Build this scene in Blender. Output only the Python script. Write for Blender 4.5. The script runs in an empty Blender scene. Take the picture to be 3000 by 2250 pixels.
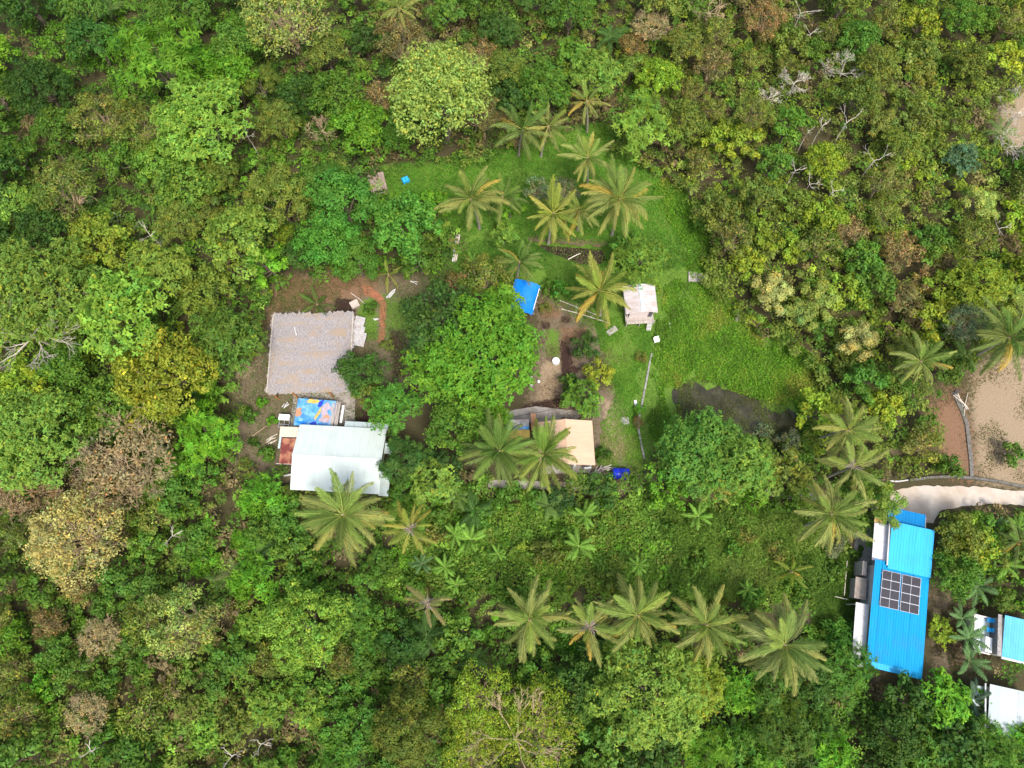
import bpy, math, random
import numpy as np
from mathutils import Vector, Matrix

# ------------------------------------------------------------------ camera, sky, sun, exposure
SC = bpy.context.scene
COL = SC.collection
R_ = math.radians
TILT, HCAM, FPX = R_(18.0), 86.0, 2080.0
CY = -HCAM * math.tan(TILT)
cam_d = bpy.data.cameras.new('camera')
cam_d.sensor_width = 36.0
cam_d.lens = 36.0 * FPX / 3000.0
cam_d.clip_start = 0.5
cam_d.clip_end = 8000
cam = bpy.data.objects.new('camera', cam_d)
cam.location = (0, CY, HCAM)
cam.rotation_euler = (TILT, 0, 0)
COL.objects.link(cam)
SC.camera = cam

SUN_EL, SUN_AZ = 62.0, 155.0          # azimuth clockwise from +Y (picture up)
world = bpy.data.worlds.new('World')
SC.world = world
world.use_nodes = True
wn = world.node_tree.nodes
wl = world.node_tree.links
wn.clear()
sky = wn.new('ShaderNodeTexSky')
sky.sky_type = 'NISHITA'
sky.sun_disc = False
sky.sun_elevation = R_(SUN_EL)
sky.sun_rotation = R_(SUN_AZ)
sky.air_density = 1.3
sky.dust_density = 4.0
bg = wn.new('ShaderNodeBackground')
bg.inputs['Strength'].default_value = 0.15
wo = wn.new('ShaderNodeOutputWorld')
wl.new(sky.outputs[0], bg.inputs[0])
wl.new(bg.outputs[0], wo.inputs[0])

sun_d = bpy.data.lights.new('sun', 'SUN')
sun_d.energy = 2.1
sun_d.angle = R_(13.0)
sun_d.color = (1.0, 0.965, 0.90)
sun = bpy.data.objects.new('sun', sun_d)
sdir = Vector((math.sin(R_(SUN_AZ)) * math.cos(R_(SUN_EL)), math.cos(R_(SUN_AZ)) * math.cos(R_(SUN_EL)), math.sin(R_(SUN_EL))))
sun.rotation_euler = sdir.to_track_quat('Z', 'Y').to_euler()
sun.location = sdir * 150
COL.objects.link(sun)

SC.view_settings.view_transform = 'Standard'
SC.view_settings.look = 'None'
SC.view_settings.exposure = 0.93
SC.view_settings.gamma = 1.0
SC.view_settings.use_curve_mapping = False
SC.cycles.max_bounces = 6
SC.cycles.diffuse_bounces = 4
SC.cycles.transmission_bounces = 3
SC.cycles.use_denoising = True

rng = np.random.default_rng(7)
random.seed(7)

# ------------------------------------------------------------------ layout helpers
CT, ST = math.cos(TILT), math.sin(TILT)
def G(px, py, z=0.0):
    """place in the world, at height z, of a place read off the survey picture (3000 x 2250)"""
    u, v = (px - 1500.0) / FPX, (1125.0 - py) / FPX
    t = (HCAM - z) / (CT - v * ST)
    return Vector((u * t, CY + t * (v * CT + ST), z))
def MPP(px, py, z=0.0):
    return (HCAM - z) / (CT - (1125.0 - py) / FPX * ST) / FPX
def poly_w(pts, z=0.0):
    return np.array([G(a, b, z)[:2] for a, b in pts])
def to_px(x, y, z=0.0):
    dx, dy, dz = x, y - CY, z - HCAM
    zc = dy * ST - dz * CT
    yc = dy * CT + dz * ST
    return 1500 + FPX * dx / zc, 1125 - FPX * yc / zc

def inside(poly, x, y):
    r = np.zeros(x.shape, bool)
    n = len(poly)
    for i in range(n):
        x0, y0 = poly[i]
        x1, y1 = poly[(i + 1) % n]
        c = (y0 > y) != (y1 > y)
        r ^= c & (x < (x1 - x0) * (y - y0) / ((y1 - y0) if y1 != y0 else 1e-9) + x0)
    return r
def sdist(poly, x, y):
    """signed distance, positive inside"""
    d = np.full(x.shape, 1e9)
    n = len(poly)
    for i in range(n):
        a, b = poly[i], poly[(i + 1) % n]
        e = b - a
        t = np.clip(((x - a[0]) * e[0] + (y - a[1]) * e[1]) / (e @ e + 1e-9), 0, 1)
        d = np.minimum(d, np.hypot(x - a[0] - t * e[0], y - a[1] - t * e[1]))
    return np.where(inside(poly, x, y), d, -d)
_tab = np.random.default_rng(99).random((256, 256))
def vnoise(x, y, s, k=0):
    x = x / s + 37.3 * k + 500
    y = y / s + 91.7 * k + 500
    i, j = np.floor(x).astype(int), np.floor(y).astype(int)
    f, g = x - i, y - j
    f, g = f * f * (3 - 2 * f), g * g * (3 - 2 * g)
    a, b = _tab[i % 256, j % 256], _tab[(i + 1) % 256, j % 256]
    c, d = _tab[i % 256, (j + 1) % 256], _tab[(i + 1) % 256, (j + 1) % 256]
    return (a * (1 - f) + b * f) * (1 - g) + (c * (1 - f) + d * f) * g

def fbm(x, y, s, k=0):
    u, v = x * 0.82 + y * 0.57, y * 0.82 - x * 0.57
    q = 0.5 * vnoise(u, v, s, k) + 0.3 * vnoise(v, x, s * 0.47, k + 3) + 0.2 * vnoise(x, u, s * 0.21, k + 5)
    return np.clip((q - 0.5) * 1.5 + 0.5, 0, 1)
# ------------------------------------------------------------------ object helpers
def tag(o, label=None, cat=None, group=None, kind=None):
    if label: o['label'] = label
    if cat: o['category'] = cat
    if group: o['group'] = group
    if kind: o['kind'] = kind
    return o
def link(name, data, parent=None, color=None):
    o = bpy.data.objects.new(name, data)
    COL.objects.link(o)
    if parent is not None: o.parent = parent
    if color is not None: o.color = (*color, 1)
    return o
def thing(name, label, cat, loc=(0, 0, 0), rz=0.0, group=None):
    o = link(name, None)
    o.location = loc
    o.rotation_euler = (0, 0, rz)
    o.empty_display_size = 0.3
    return tag(o, label, cat, group)

def mesh_np(name, V, F, mat, tint=None, smooth=False):
    me = bpy.data.meshes.new(name)
    V = np.asarray(V, np.float32)
    F = np.asarray(F, np.int32)
    k = F.shape[1]
    me.vertices.add(len(V))
    me.vertices.foreach_set('co', V.ravel())
    me.loops.add(F.size)
    me.loops.foreach_set('vertex_index', F.ravel())
    me.polygons.add(len(F))
    me.polygons.foreach_set('loop_start', np.arange(0, F.size, k, dtype=np.int32))
    me.polygons.foreach_set('loop_total', np.full(len(F), k, np.int32))
    if smooth:
        me.polygons.foreach_set('use_smooth', np.ones(len(F), bool))
    me.update(calc_edges=True)
    if tint is not None:
        a = me.attributes.new('tint', 'FLOAT_COLOR', 'POINT')
        c = np.ones((len(V), 4), np.float32)
        c[:, :3] = tint
        a.data.foreach_set('color', c.ravel())
    me.materials.append(mat)
    return me

class MB:
    """collects boxes, tubes and sheets for one part"""
    def __init__(s): s.v, s.f = [], []
    def add(s, vs, fs):
        n = len(s.v)
        s.v += [tuple(p) for p in vs]
        s.f += [tuple(i + n for i in f) for f in fs]
        return s
    def box(s, c, d, rz=0.0, rx=0.0, ry=0.0):
        M = Matrix.Rotation(rz, 3, 'Z') @ Matrix.Rotation(ry, 3, 'Y') @ Matrix.Rotation(rx, 3, 'X')
        vs = [Vector(c) + M @ Vector((a * d[0] / 2, b * d[1] / 2, e * d[2] / 2)) for a in (-1, 1) for b in (-1, 1) for e in (-1, 1)]
        return s.add(vs, [(0, 1, 3, 2), (4, 6, 7, 5), (0, 4, 5, 1), (2, 3, 7, 6), (0, 2, 6, 4), (1, 5, 7, 3)])
    def tube(s, pts, rads, n=6, cap=True):
        pts = [Vector(p) for p in pts]
        vs, fs = [], []
        for i, p in enumerate(pts):
            d = (pts[min(i + 1, len(pts) - 1)] - pts[max(i - 1, 0)]).normalized()
            a = d.cross(Vector((0, 0, 1)))
            if a.length < 1e-3: a = Vector((1, 0, 0))
            a.normalize()
            b = d.cross(a)
            r = rads[i] if hasattr(rads, '__len__') else rads
            for k in range(n):
                t = 2 * math.pi * k / n
                vs.append(p + (a * math.cos(t) + b * math.sin(t)) * r)
        for i in range(len(pts) - 1):
            for k in range(n):
                k2 = (k + 1) % n
                fs.append((i * n + k, i * n + k2, (i + 1) * n + k2, (i + 1) * n + k))
        if cap:
            fs.append(tuple(range(n - 1, -1, -1)))
            fs.append(tuple((len(pts) - 1) * n + k for k in range(n)))
        return s.add(vs, fs)
    def slab(s, pts, z0, z1):
        n = len(pts)
        vs = [(p[0], p[1], z0) for p in pts] + [(p[0], p[1], z1) for p in pts]
        fs = [tuple(range(n - 1, -1, -1)), tuple(range(n, 2 * n))] + [(i, (i + 1) % n, n + (i + 1) % n, n + i) for i in range(n)]
        return s.add(vs, fs)
    def mesh(s, name, mat, smooth=False):
        me = bpy.data.meshes.new(name)
        me.from_pydata(s.v, [], s.f)
        me.materials.append(mat)
        if smooth:
            for p in me.polygons: p.use_smooth = True
        me.update()
        return me
    def obj(s, name, mat, parent=None, smooth=False):
        return link(name, s.mesh(name, mat, smooth), parent)

# ------------------------------------------------------------------ materials
def new_mat(name):
    m = bpy.data.materials.new(name)
    m.use_nodes = True
    nt = m.node_tree
    return m, nt, nt.nodes, nt.links, nt.nodes['Principled BSDF']

def leaf_material():
    m, nt, N, L, b = new_mat('leaf')
    at = N.new('ShaderNodeAttribute'); at.attribute_name = 'tint'
    oi = N.new('ShaderNodeObjectInfo')
    mx = N.new('ShaderNodeMix'); mx.data_type = 'RGBA'; mx.blend_type = 'MULTIPLY'; mx.inputs[0].default_value = 1
    L.new(oi.outputs['Color'], mx.inputs[6]); L.new(at.outputs['Color'], mx.inputs[7])
    L.new(mx.outputs[2], b.inputs['Base Color'])
    b.inputs['Roughness'].default_value = 0.6
    b.inputs['Specular IOR Level'].default_value = 0.16
    tr = N.new('ShaderNodeBsdfTranslucent')
    hs = N.new('ShaderNodeHueSaturation'); hs.inputs['Value'].default_value = 1.25; hs.inputs['Saturation'].default_value = 1.1
    L.new(mx.outputs[2], hs.inputs['Color']); L.new(hs.outputs[0], tr.inputs['Color'])
    ms = N.new('ShaderNodeMixShader'); ms.inputs[0].default_value = 0.40
    L.new(b.outputs[0], ms.inputs[1]); L.new(tr.outputs[0], ms.inputs[2])
    L.new(ms.outputs[0], N['Material Output'].inputs['Surface'])
    return m
LEAF = leaf_material()

def solid(name, c, rough=0.7, var=0.18, scale=3.0, spec=0.3, stain=None, stain_amt=0.5, stain_scale=0.6, bump=0.0, stretch=(1, 1, 1), metal=0.0, tone=0.04):
    """procedural surface: colour broken up by fine noise, with optional stains of their own shape"""
    m, nt, N, L, b = new_mat(name)
    tc = N.new('ShaderNodeTexCoord')
    mp = N.new('ShaderNodeMapping'); mp.inputs['Scale'].default_value = stretch
    oi = N.new('ShaderNodeObjectInfo')
    ad = N.new('ShaderNodeVectorMath'); ad.operation = 'MULTIPLY_ADD'
    ad.inputs[1].default_value = (1, 1, 1)
    sc_ = N.new('ShaderNodeVectorMath'); sc_.operation = 'SCALE'; sc_.inputs[0].default_value = (61, 37, 53); L.new(oi.outputs['Random'], sc_.inputs['Scale'])
    L.new(tc.outputs['Object'], ad.inputs[0]); L.new(sc_.outputs[0], ad.inputs[2])
    L.new(ad.outputs[0], mp.inputs['Vector'])
    n1 = N.new('ShaderNodeTexNoise'); n1.inputs['Scale'].default_value = scale; n1.inputs['Detail'].default_value = 6
    L.new(mp.outputs[0], n1.inputs['Vector'])
    rp = N.new('ShaderNodeValToRGB')
    lo = [x * (1 - var) for x in c]; hi = [min(1, x * (1 + var)) for x in c]
    rp.color_ramp.elements[0].position = 0.3; rp.color_ramp.elements[0].color = (*lo, 1)
    rp.color_ramp.elements[1].position = 0.7; rp.color_ramp.elements[1].color = (*hi, 1)
    L.new(n1.outputs['Fac'], rp.inputs[0])
    out = rp.outputs[0]
    if stain:
        n2 = N.new('ShaderNodeTexNoise'); n2.inputs['Scale'].default_value = stain_scale; n2.inputs['Detail'].default_value = 5
        L.new(ad.outputs[0], n2.inputs['Vector'])
        r2 = N.new('ShaderNodeValToRGB')
        r2.color_ramp.elements[0].position = 0.48; r2.color_ramp.elements[0].color = (0, 0, 0, 1)
        r2.color_ramp.elements[1].position = 0.68; r2.color_ramp.elements[1].color = (stain_amt,) * 3 + (1,)
        L.new(n2.outputs['Fac'], r2.inputs[0])
        mx = N.new('ShaderNodeMix'); mx.data_type = 'RGBA'
        L.new(r2.outputs[0], mx.inputs[0]); L.new(out, mx.inputs[6]); mx.inputs[7].default_value = (*stain, 1)
        out = mx.outputs[2]
    hv = N.new('ShaderNodeHueSaturation')
    mr = N.new('ShaderNodeMapRange'); mr.inputs[3].default_value = 1 - tone; mr.inputs[4].default_value = 1 + tone
    L.new(oi.outputs['Random'], mr.inputs[0]); L.new(mr.outputs[0], hv.inputs['Value']); L.new(out, hv.inputs['Color'])
    L.new(hv.outputs[0], b.inputs['Base Color'])
    b.inputs['Roughness'].default_value = rough
    b.inputs['Specular IOR Level'].default_value = spec
    b.inputs['Metallic'].default_value = metal
    if bump:
        bp = N.new('ShaderNodeBump'); bp.inputs['Strength'].default_value = bump; bp.inputs['Distance'].default_value = 0.05
        L.new(n1.outputs['Fac'], bp.inputs['Height']); L.new(bp.outputs[0], b.inputs['Normal'])
    return m

M = {}
M['bark'] = solid('bark', (0.16, 0.125, 0.09), 0.9, 0.35, 5, stretch=(1, 1, 0.2))
M['pale_bark'] = solid('pale_bark', (0.44, 0.39, 0.32), 0.9, 0.25, 4)
M['tan_bark'] = solid('tan_bark', (0.36, 0.27, 0.16), 0.9, 0.3, 4)
M['brown_twig'] = solid('brown_twig', (0.31, 0.225, 0.13), 0.9, 0.35, 2)
M['palm_bark'] = solid('palm_bark', (0.24, 0.21, 0.17), 0.9, 0.3, 6, stretch=(.3, .3, 2))
M['thatch'] = solid('thatch', (0.252, 0.228, 0.220), 0.95, 0.38, 6, stain=(0.30, 0.215, 0.135), stain_amt=0.75, stain_scale=0.42, bump=0.6, stretch=(2.5, 0.6, 1), tone=0.035)
M['thatch_edge'] = solid('thatch_edge', (0.36, 0.34, 0.32), 0.95, 0.3, 12)
M['white_roof'] = solid('white_roof', (0.455, 0.505, 0.465), 0.6, 0.05, 1.2, stain=(0.37, 0.42, 0.39), stain_amt=0.45, stain_scale=0.7, stretch=(5, 0.35, 1), tone=0.02)
M['white_roof_aged'] = solid('white_roof_aged', (0.38, 0.45, 0.44), 0.6, 0.1, 2, stain=(0.28, 0.30, 0.27), stain_amt=0.5, stain_scale=0.9, stretch=(5, 0.35, 1))
M['peach_roof'] = solid('peach_roof', (0.52, 0.345, 0.23), 0.7, 0.05, 1.5, stain=(0.44, 0.29, 0.20), stain_amt=0.4, stain_scale=0.6, stretch=(5, 0.35, 1), tone=0.025)
M['blue_roof'] = solid('blue_roof', (0.0, 0.225, 0.47), 0.6, 0.10, 1.0, spec=0.15, stain=(0.02, 0.17, 0.38), stain_amt=0.55, stain_scale=0.5, stretch=(5, 0.35, 1), tone=0.05)
M['light_blue_roof'] = solid('light_blue_roof', (0.03, 0.34, 0.62), 0.6, 0.08, 1.0, spec=0.2, stain=(0.03, 0.28, 0.52), stain_amt=0.5, stain_scale=0.5, stretch=(5, 0.35, 1))  # paler blue puts the upper roof's tilt toward the light into its colour
M['deep_blue_roof'] = solid('deep_blue_roof', (0.0, 0.15, 0.37), 0.6, 0.1, 1.0, spec=0.15, stretch=(5, 0.35, 1))
M['sky_blue_roof'] = solid('sky_blue_roof', (0.08, 0.36, 0.58), 0.5, 0.08, 1.0, stain=(0.05, 0.26, 0.46), stain_amt=0.5, stain_scale=0.5, stretch=(5, 0.35, 1))
M['pale_roof'] = solid('pale_roof', (0.37, 0.42, 0.42), 0.65, 0.06, 1.2, stain=(0.29, 0.32, 0.31), stain_amt=0.5, stain_scale=0.7, stretch=(5, 0.35, 1))
M['white_paint'] = solid('white_paint', (0.52, 0.515, 0.51), 0.6, 0.08, 2, stain=(0.40, 0.37, 0.33), stain_amt=0.5, stain_scale=1.1)
M['terrace'] = solid('terrace', (0.50, 0.58, 0.55), 0.6, 0.08, 2, stain=(0.38, 0.42, 0.40), stain_amt=0.4, stain_scale=1.0)
M['lilac_sheet'] = solid('lilac_sheet', (0.60, 0.57, 0.60), 0.55, 0.08, 2)
M['pink_wall'] = solid('pink_wall', (0.62, 0.52, 0.50), 0.7, 0.06, 3)
M['hut_roof'] = solid('hut_roof', (0.46, 0.41, 0.40), 0.7, 0.14, 2, stain=(0.30, 0.21, 0.16), stain_amt=0.5, stain_scale=0.9, stretch=(5, 0.35, 1))
M['hut_ridge'] = solid('hut_ridge', (0.48, 0.60, 0.60), 0.5, 0.08, 2)
M['cream_wall'] = solid('cream_wall', (0.60, 0.54, 0.45), 0.8, 0.08, 3)
M['wood'] = solid('wood', (0.24, 0.165, 0.10), 0.8, 0.3, 4, stretch=(4, .5, 4))
M['grey_wood'] = solid('grey_wood', (0.33, 0.29, 0.26), 0.85, 0.25, 4, stretch=(4, .5, 4))
M['pale_wood'] = solid('pale_wood', (0.52, 0.46, 0.38), 0.85, 0.2, 4)
M['orange_wood'] = solid('orange_wood', (0.40, 0.19, 0.06), 0.75, 0.2, 4)
M['grey_sheet'] = solid('grey_sheet', (0.36, 0.34, 0.33), 0.6, 0.2, 3, stain=(0.26, 0.17, 0.12), stain_amt=0.45, stain_scale=1.4)
M['red_sheet'] = solid('red_sheet', (0.15, 0.030, 0.025), 0.6, 0.15, 3, stain=(0.42, 0.20, 0.11), stain_amt=0.9, stain_scale=0.8)
M['dusty_sheet'] = solid('dusty_sheet', (0.30, 0.25, 0.21), 0.8, 0.2, 3, stain=(0.20, 0.14, 0.10), stain_amt=0.6, stain_scale=1.2)
M['beige_sheet'] = solid('beige_sheet', (0.50, 0.43, 0.34), 0.65, 0.12, 4)
M['yellow_tarp'] = solid('yellow_tarp', (0.52, 0.37, 0.08), 0.55, 0.15, 3, stain=(0.35, 0.20, 0.04), stain_amt=0.5, stain_scale=1.6)
M['yellow_panel'] = solid('yellow_panel', (0.55, 0.36, 0.12), 0.65, 0.12, 4)
M['blue_tarp'] = solid('blue_tarp', (0.0, 0.165, 0.60), 0.45, 0.12, 2, spec=0.4, stain=(0.02, 0.22, 0.62), stain_amt=0.5, stain_scale=1.2)
M['light_tarp'] = solid('light_tarp', (0.06, 0.24, 0.50), 0.5, 0.25, 2, stain=(0.30, 0.50, 0.70), stain_amt=0.6, stain_scale=1.3)
M['navy_tarp'] = solid('navy_tarp', (0.015, 0.04, 0.38), 0.5, 0.2, 3)
M['orange_tarp'] = solid('orange_tarp', (0.40, 0.21, 0.12), 0.6, 0.25, 4)
M['lilac_tarp'] = solid('lilac_tarp', (0.36, 0.29, 0.32), 0.65, 0.2, 3)
M['barrel_blue'] = solid('barrel_blue', (0.006, 0.02, 0.42), 0.32, 0.1, 3, spec=0.5)
M['cyan_plastic'] = solid('cyan_plastic', (0.03, 0.36, 0.72), 0.4, 0.1, 3)
M['white_plastic'] = solid('white_plastic', (0.80, 0.80, 0.78), 0.4, 0.04, 3)
M['metal'] = solid('metal', (0.42, 0.43, 0.44), 0.4, 0.15, 6, metal=0.6)
M['dark_metal'] = solid('dark_metal', (0.07, 0.07, 0.075), 0.5, 0.2, 6)
M['solar_cell'] = solid('solar_cell', (0.022, 0.019, 0.026), 0.35, 0.2, 4, spec=0.25)
M['solar_bar'] = solid('solar_bar', (0.10, 0.10, 0.11), 0.5, 0.05, 4)
M['solar_line'] = solid('solar_line', (0.42, 0.43, 0.45), 0.4, 0.05, 4)
M['concrete'] = solid('concrete', (0.31, 0.28, 0.25), 0.9, 0.16, 3, stain=(0.19, 0.165, 0.14), stain_amt=0.7, stain_scale=0.9, bump=0.2)
M['road'] = solid('road', (0.46, 0.40, 0.335), 0.92, 0.10, 1.3, stain=(0.36, 0.27, 0.19), stain_amt=0.7, stain_scale=0.35, bump=0.15)
M['old_concrete'] = solid('old_concrete', (0.27, 0.25, 0.235), 0.92, 0.25, 4, stain=(0.12, 0.13, 0.07), stain_amt=0.7, stain_scale=1.2, bump=0.3)
M['drain'] = solid('drain_concrete', (0.13, 0.12, 0.105), 0.95, 0.3, 3, stain=(0.07, 0.075, 0.04), stain_amt=0.8, stain_scale=1.0, bump=0.3)
M['red_earth'] = solid('red_earth', (0.26, 0.105, 0.055), 0.95, 0.3, 4, stain=(0.17, 0.10, 0.05), stain_amt=0.8, stain_scale=1.6, bump=0.4)
M['dark_soil'] = solid('dark_soil', (0.030, 0.020, 0.016), 0.95, 0.5, 3, bump=0.5)
M['stone'] = solid('stone', (0.42, 0.36, 0.31), 0.9, 0.2, 5, bump=0.3)
M['mud'] = solid('mud', (0.115, 0.078, 0.048), 0.95, 0.4, 3, stain=(0.07, 0.085, 0.03), stain_amt=0.7, stain_scale=0.8, bump=0.5)
M['skip_brown'] = solid('brown_sheet', (0.26, 0.20, 0.165), 0.8, 0.2, 4, stretch=(3, .4, 1))

def water_material(name, c, rough=0.12):
    m, nt, N, L, b = new_mat(name)
    n1 = N.new('ShaderNodeTexNoise'); n1.inputs['Scale'].default_value = 0.7; n1.inputs['Detail'].default_value = 7
    tc = N.new('ShaderNodeTexCoord'); L.new(tc.outputs['Object'], n1.inputs['Vector'])
    rp = N.new('ShaderNodeValToRGB')
    rp.color_ramp.elements[0].position = 0.35; rp.color_ramp.elements[0].color = (*[x * .6 for x in c], 1)
    rp.color_ramp.elements[1].position = 0.7; rp.color_ramp.elements[1].color = (*[x * 1.5 for x in c], 1)
    L.new(n1.outputs['Fac'], rp.inputs[0]); L.new(rp.outputs[0], b.inputs['Base Color'])
    b.inputs['Specular IOR Level'].default_value = 0.22
    b.inputs['Roughness'].default_value = rough
    bp = N.new('ShaderNodeBump'); bp.inputs['Strength'].default_value = 0.15; bp.inputs['Distance'].default_value = 0.02
    n2 = N.new('ShaderNodeTexNoise'); n2.inputs['Scale'].default_value = 9; L.new(tc.outputs['Object'], n2.inputs['Vector'])
    L.new(n2.outputs['Fac'], bp.inputs['Height']); L.new(bp.outputs[0], b.inputs['Normal'])
    return m
M['creek'] = water_material('creek_water', (0.045, 0.030, 0.022), 0.2)
M['pond'] = water_material('pond_water', (0.042, 0.040, 0.022), 0.3)

def ground_material():
    m, nt, N, L, b = new_mat('ground')
    tc = N.new('ShaderNodeTexCoord')
    def noise(s, d=6, r=0.6):
        n = N.new('ShaderNodeTexNoise'); n.inputs['Scale'].default_value = s; n.inputs['Detail'].default_value = d; n.inputs['Roughness'].default_value = r
        L.new(tc.outputs['Object'], n.inputs['Vector'])
        return n.outputs['Fac']
    nf, nm, ng = noise(2.2, 8, 0.7), noise(0.45, 6), noise(7.0, 5, 0.75)
    def ramp(fac, stops):
        r = N.new('ShaderNodeValToRGB')
        e = r.color_ramp.elements
        while len(e) < len(stops): e.new(0.5)
        for i, (p, c) in enumerate(stops): e[i].position = p; e[i].color = (*c, 1)
        L.new(fac, r.inputs[0])
        return r.outputs[0]
    def masked(name, base, col, amt=0.75):
        a = N.new('ShaderNodeAttribute'); a.attribute_name = name
        s = N.new('ShaderNodeMath'); s.operation = 'SUBTRACT'; L.new(nf, s.inputs[0]); s.inputs[1].default_value = 0.5
        k = N.new('ShaderNodeMath'); k.operation = 'MULTIPLY_ADD'; L.new(s.outputs[0], k.inputs[0]); k.inputs[1].default_value = amt * 2; L.new(a.outputs['Fac'], k.inputs[2])
        q = N.new('ShaderNodeMapRange'); q.interpolation_type = 'SMOOTHSTEP'; q.inputs[1].default_value = 0.3; q.inputs[2].default_value = 0.7
        L.new(k.outputs[0], q.inputs[0])
        mx = N.new('ShaderNodeMix'); mx.data_type = 'RGBA'
        L.new(q.outputs[0], mx.inputs[0]); L.new(base, mx.inputs[6]); L.new(col, mx.inputs[7])
        return mx.outputs[2]
    c = ramp(ng, [(0.25, (0.030, 0.030, 0.014)), (0.5, (0.060, 0.052, 0.025)), (0.75, (0.11, 0.085, 0.045))])
    c = masked('soil', c, ramp(ng, [(0.25, (0.075, 0.056, 0.036)), (0.5, (0.135, 0.104, 0.068)), (0.75, (0.22, 0.172, 0.115))]))
    c = masked('tan', c, ramp(ng, [(0.25, (0.17, 0.120, 0.076)), (0.5, (0.26, 0.195, 0.125)), (0.75, (0.34, 0.26, 0.17))]), 0.6)
    c = masked('red', c, ramp(ng, [(0.25, (0.11, 0.066, 0.04)), (0.5, (0.18, 0.102, 0.06)), (0.75, (0.26, 0.16, 0.10))]))
    c = masked('grass', c, ramp(ng, [(0.30, (0.040, 0.075, 0.012)), (0.5, (0.085, 0.165, 0.020)), (0.68, (0.17, 0.24, 0.045))]))
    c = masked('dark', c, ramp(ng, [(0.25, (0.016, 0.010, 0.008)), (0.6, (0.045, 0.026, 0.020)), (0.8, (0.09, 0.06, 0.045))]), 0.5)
    L.new(c, b.inputs['Base Color'])
    b.inputs['Roughness'].default_value = 0.95
    b.inputs['Specular IOR Level'].default_value = 0.15
    bp = N.new('ShaderNodeBump'); bp.inputs['Strength'].default_value = 0.6; bp.inputs['Distance'].default_value = 0.08
    L.new(ng, bp.inputs['Height']); L.new(bp.outputs[0], b.inputs['Normal'])
    return m
M['ground'] = ground_material()

# ------------------------------------------------------------------ ground
CLEAR = {
 'yard': [(665, 1110), (740, 1000), (770, 880), (830, 820), (960, 800), (1120, 795), (1250, 790), (1330, 730), (1280, 640), (1110, 600), (1075, 540), (1090, 480), (1200, 460), (1300, 480), (1420, 480), (1480, 430), (1640, 380), (1700, 330), (1790, 360), (1800, 450), (1880, 480), (1960, 520), (2040, 600), (2070, 700), (2080, 790), (2090, 850), (2180, 920), (2300, 1010), (2400, 1080), (2440, 1180), (2380, 1230), (2370, 1330), (2240, 1330), (2100, 1400), (1930, 1380), (1900, 1400), (1850, 1440), (1640, 1440), (1560, 1440), (1250, 1420), (1140, 1450), (850, 1450), (820, 1400), (690, 1390), (660, 1300), (690, 1200)],
 'field': [(2700, 1200), (2740, 1150), (2790, 1120), (2830, 1080), (2900, 1045), (3000, 1030), (3300, 1020), (3300, 1440), (3000, 1435), (2640, 1420), (2600, 1390), (2750, 1385), (2790, 1380), (2760, 1330), (2720, 1260)],
 'road': [(2600, 1425), (3000, 1430), (3300, 1440), (3300, 1490), (3000, 1480), (2900, 1472), (2760, 1490), (2720, 1530), (2610, 1520)],
 'house': [(2550, 1500), (2730, 1500), (2740, 1990), (2510, 2020), (2480, 1850), (2470, 1700), (2530, 1600)],
 'brush': [(2890, 420), (2920, 330), (2960, 260), (3000, 235), (3200, 220), (3200, 440), (3000, 455), (2940, 470)],
 'side_lawn': [(2370, 1650), (2460, 1610), (2540, 1700), (2500, 1860), (2430, 1850), (2380, 1780)],
 'gap': [(2725, 1745), (2860, 1745), (2870, 1990), (2730, 1985)],
 'terrace': [(2850, 1780), (3200, 1800), (3200, 1990), (3200, 2180), (2860, 2160), (2850, 2000), (2950, 1950), (2850, 1920)],
}
CLW = {k: poly_w(v) for k, v in CLEAR.items()}
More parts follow.
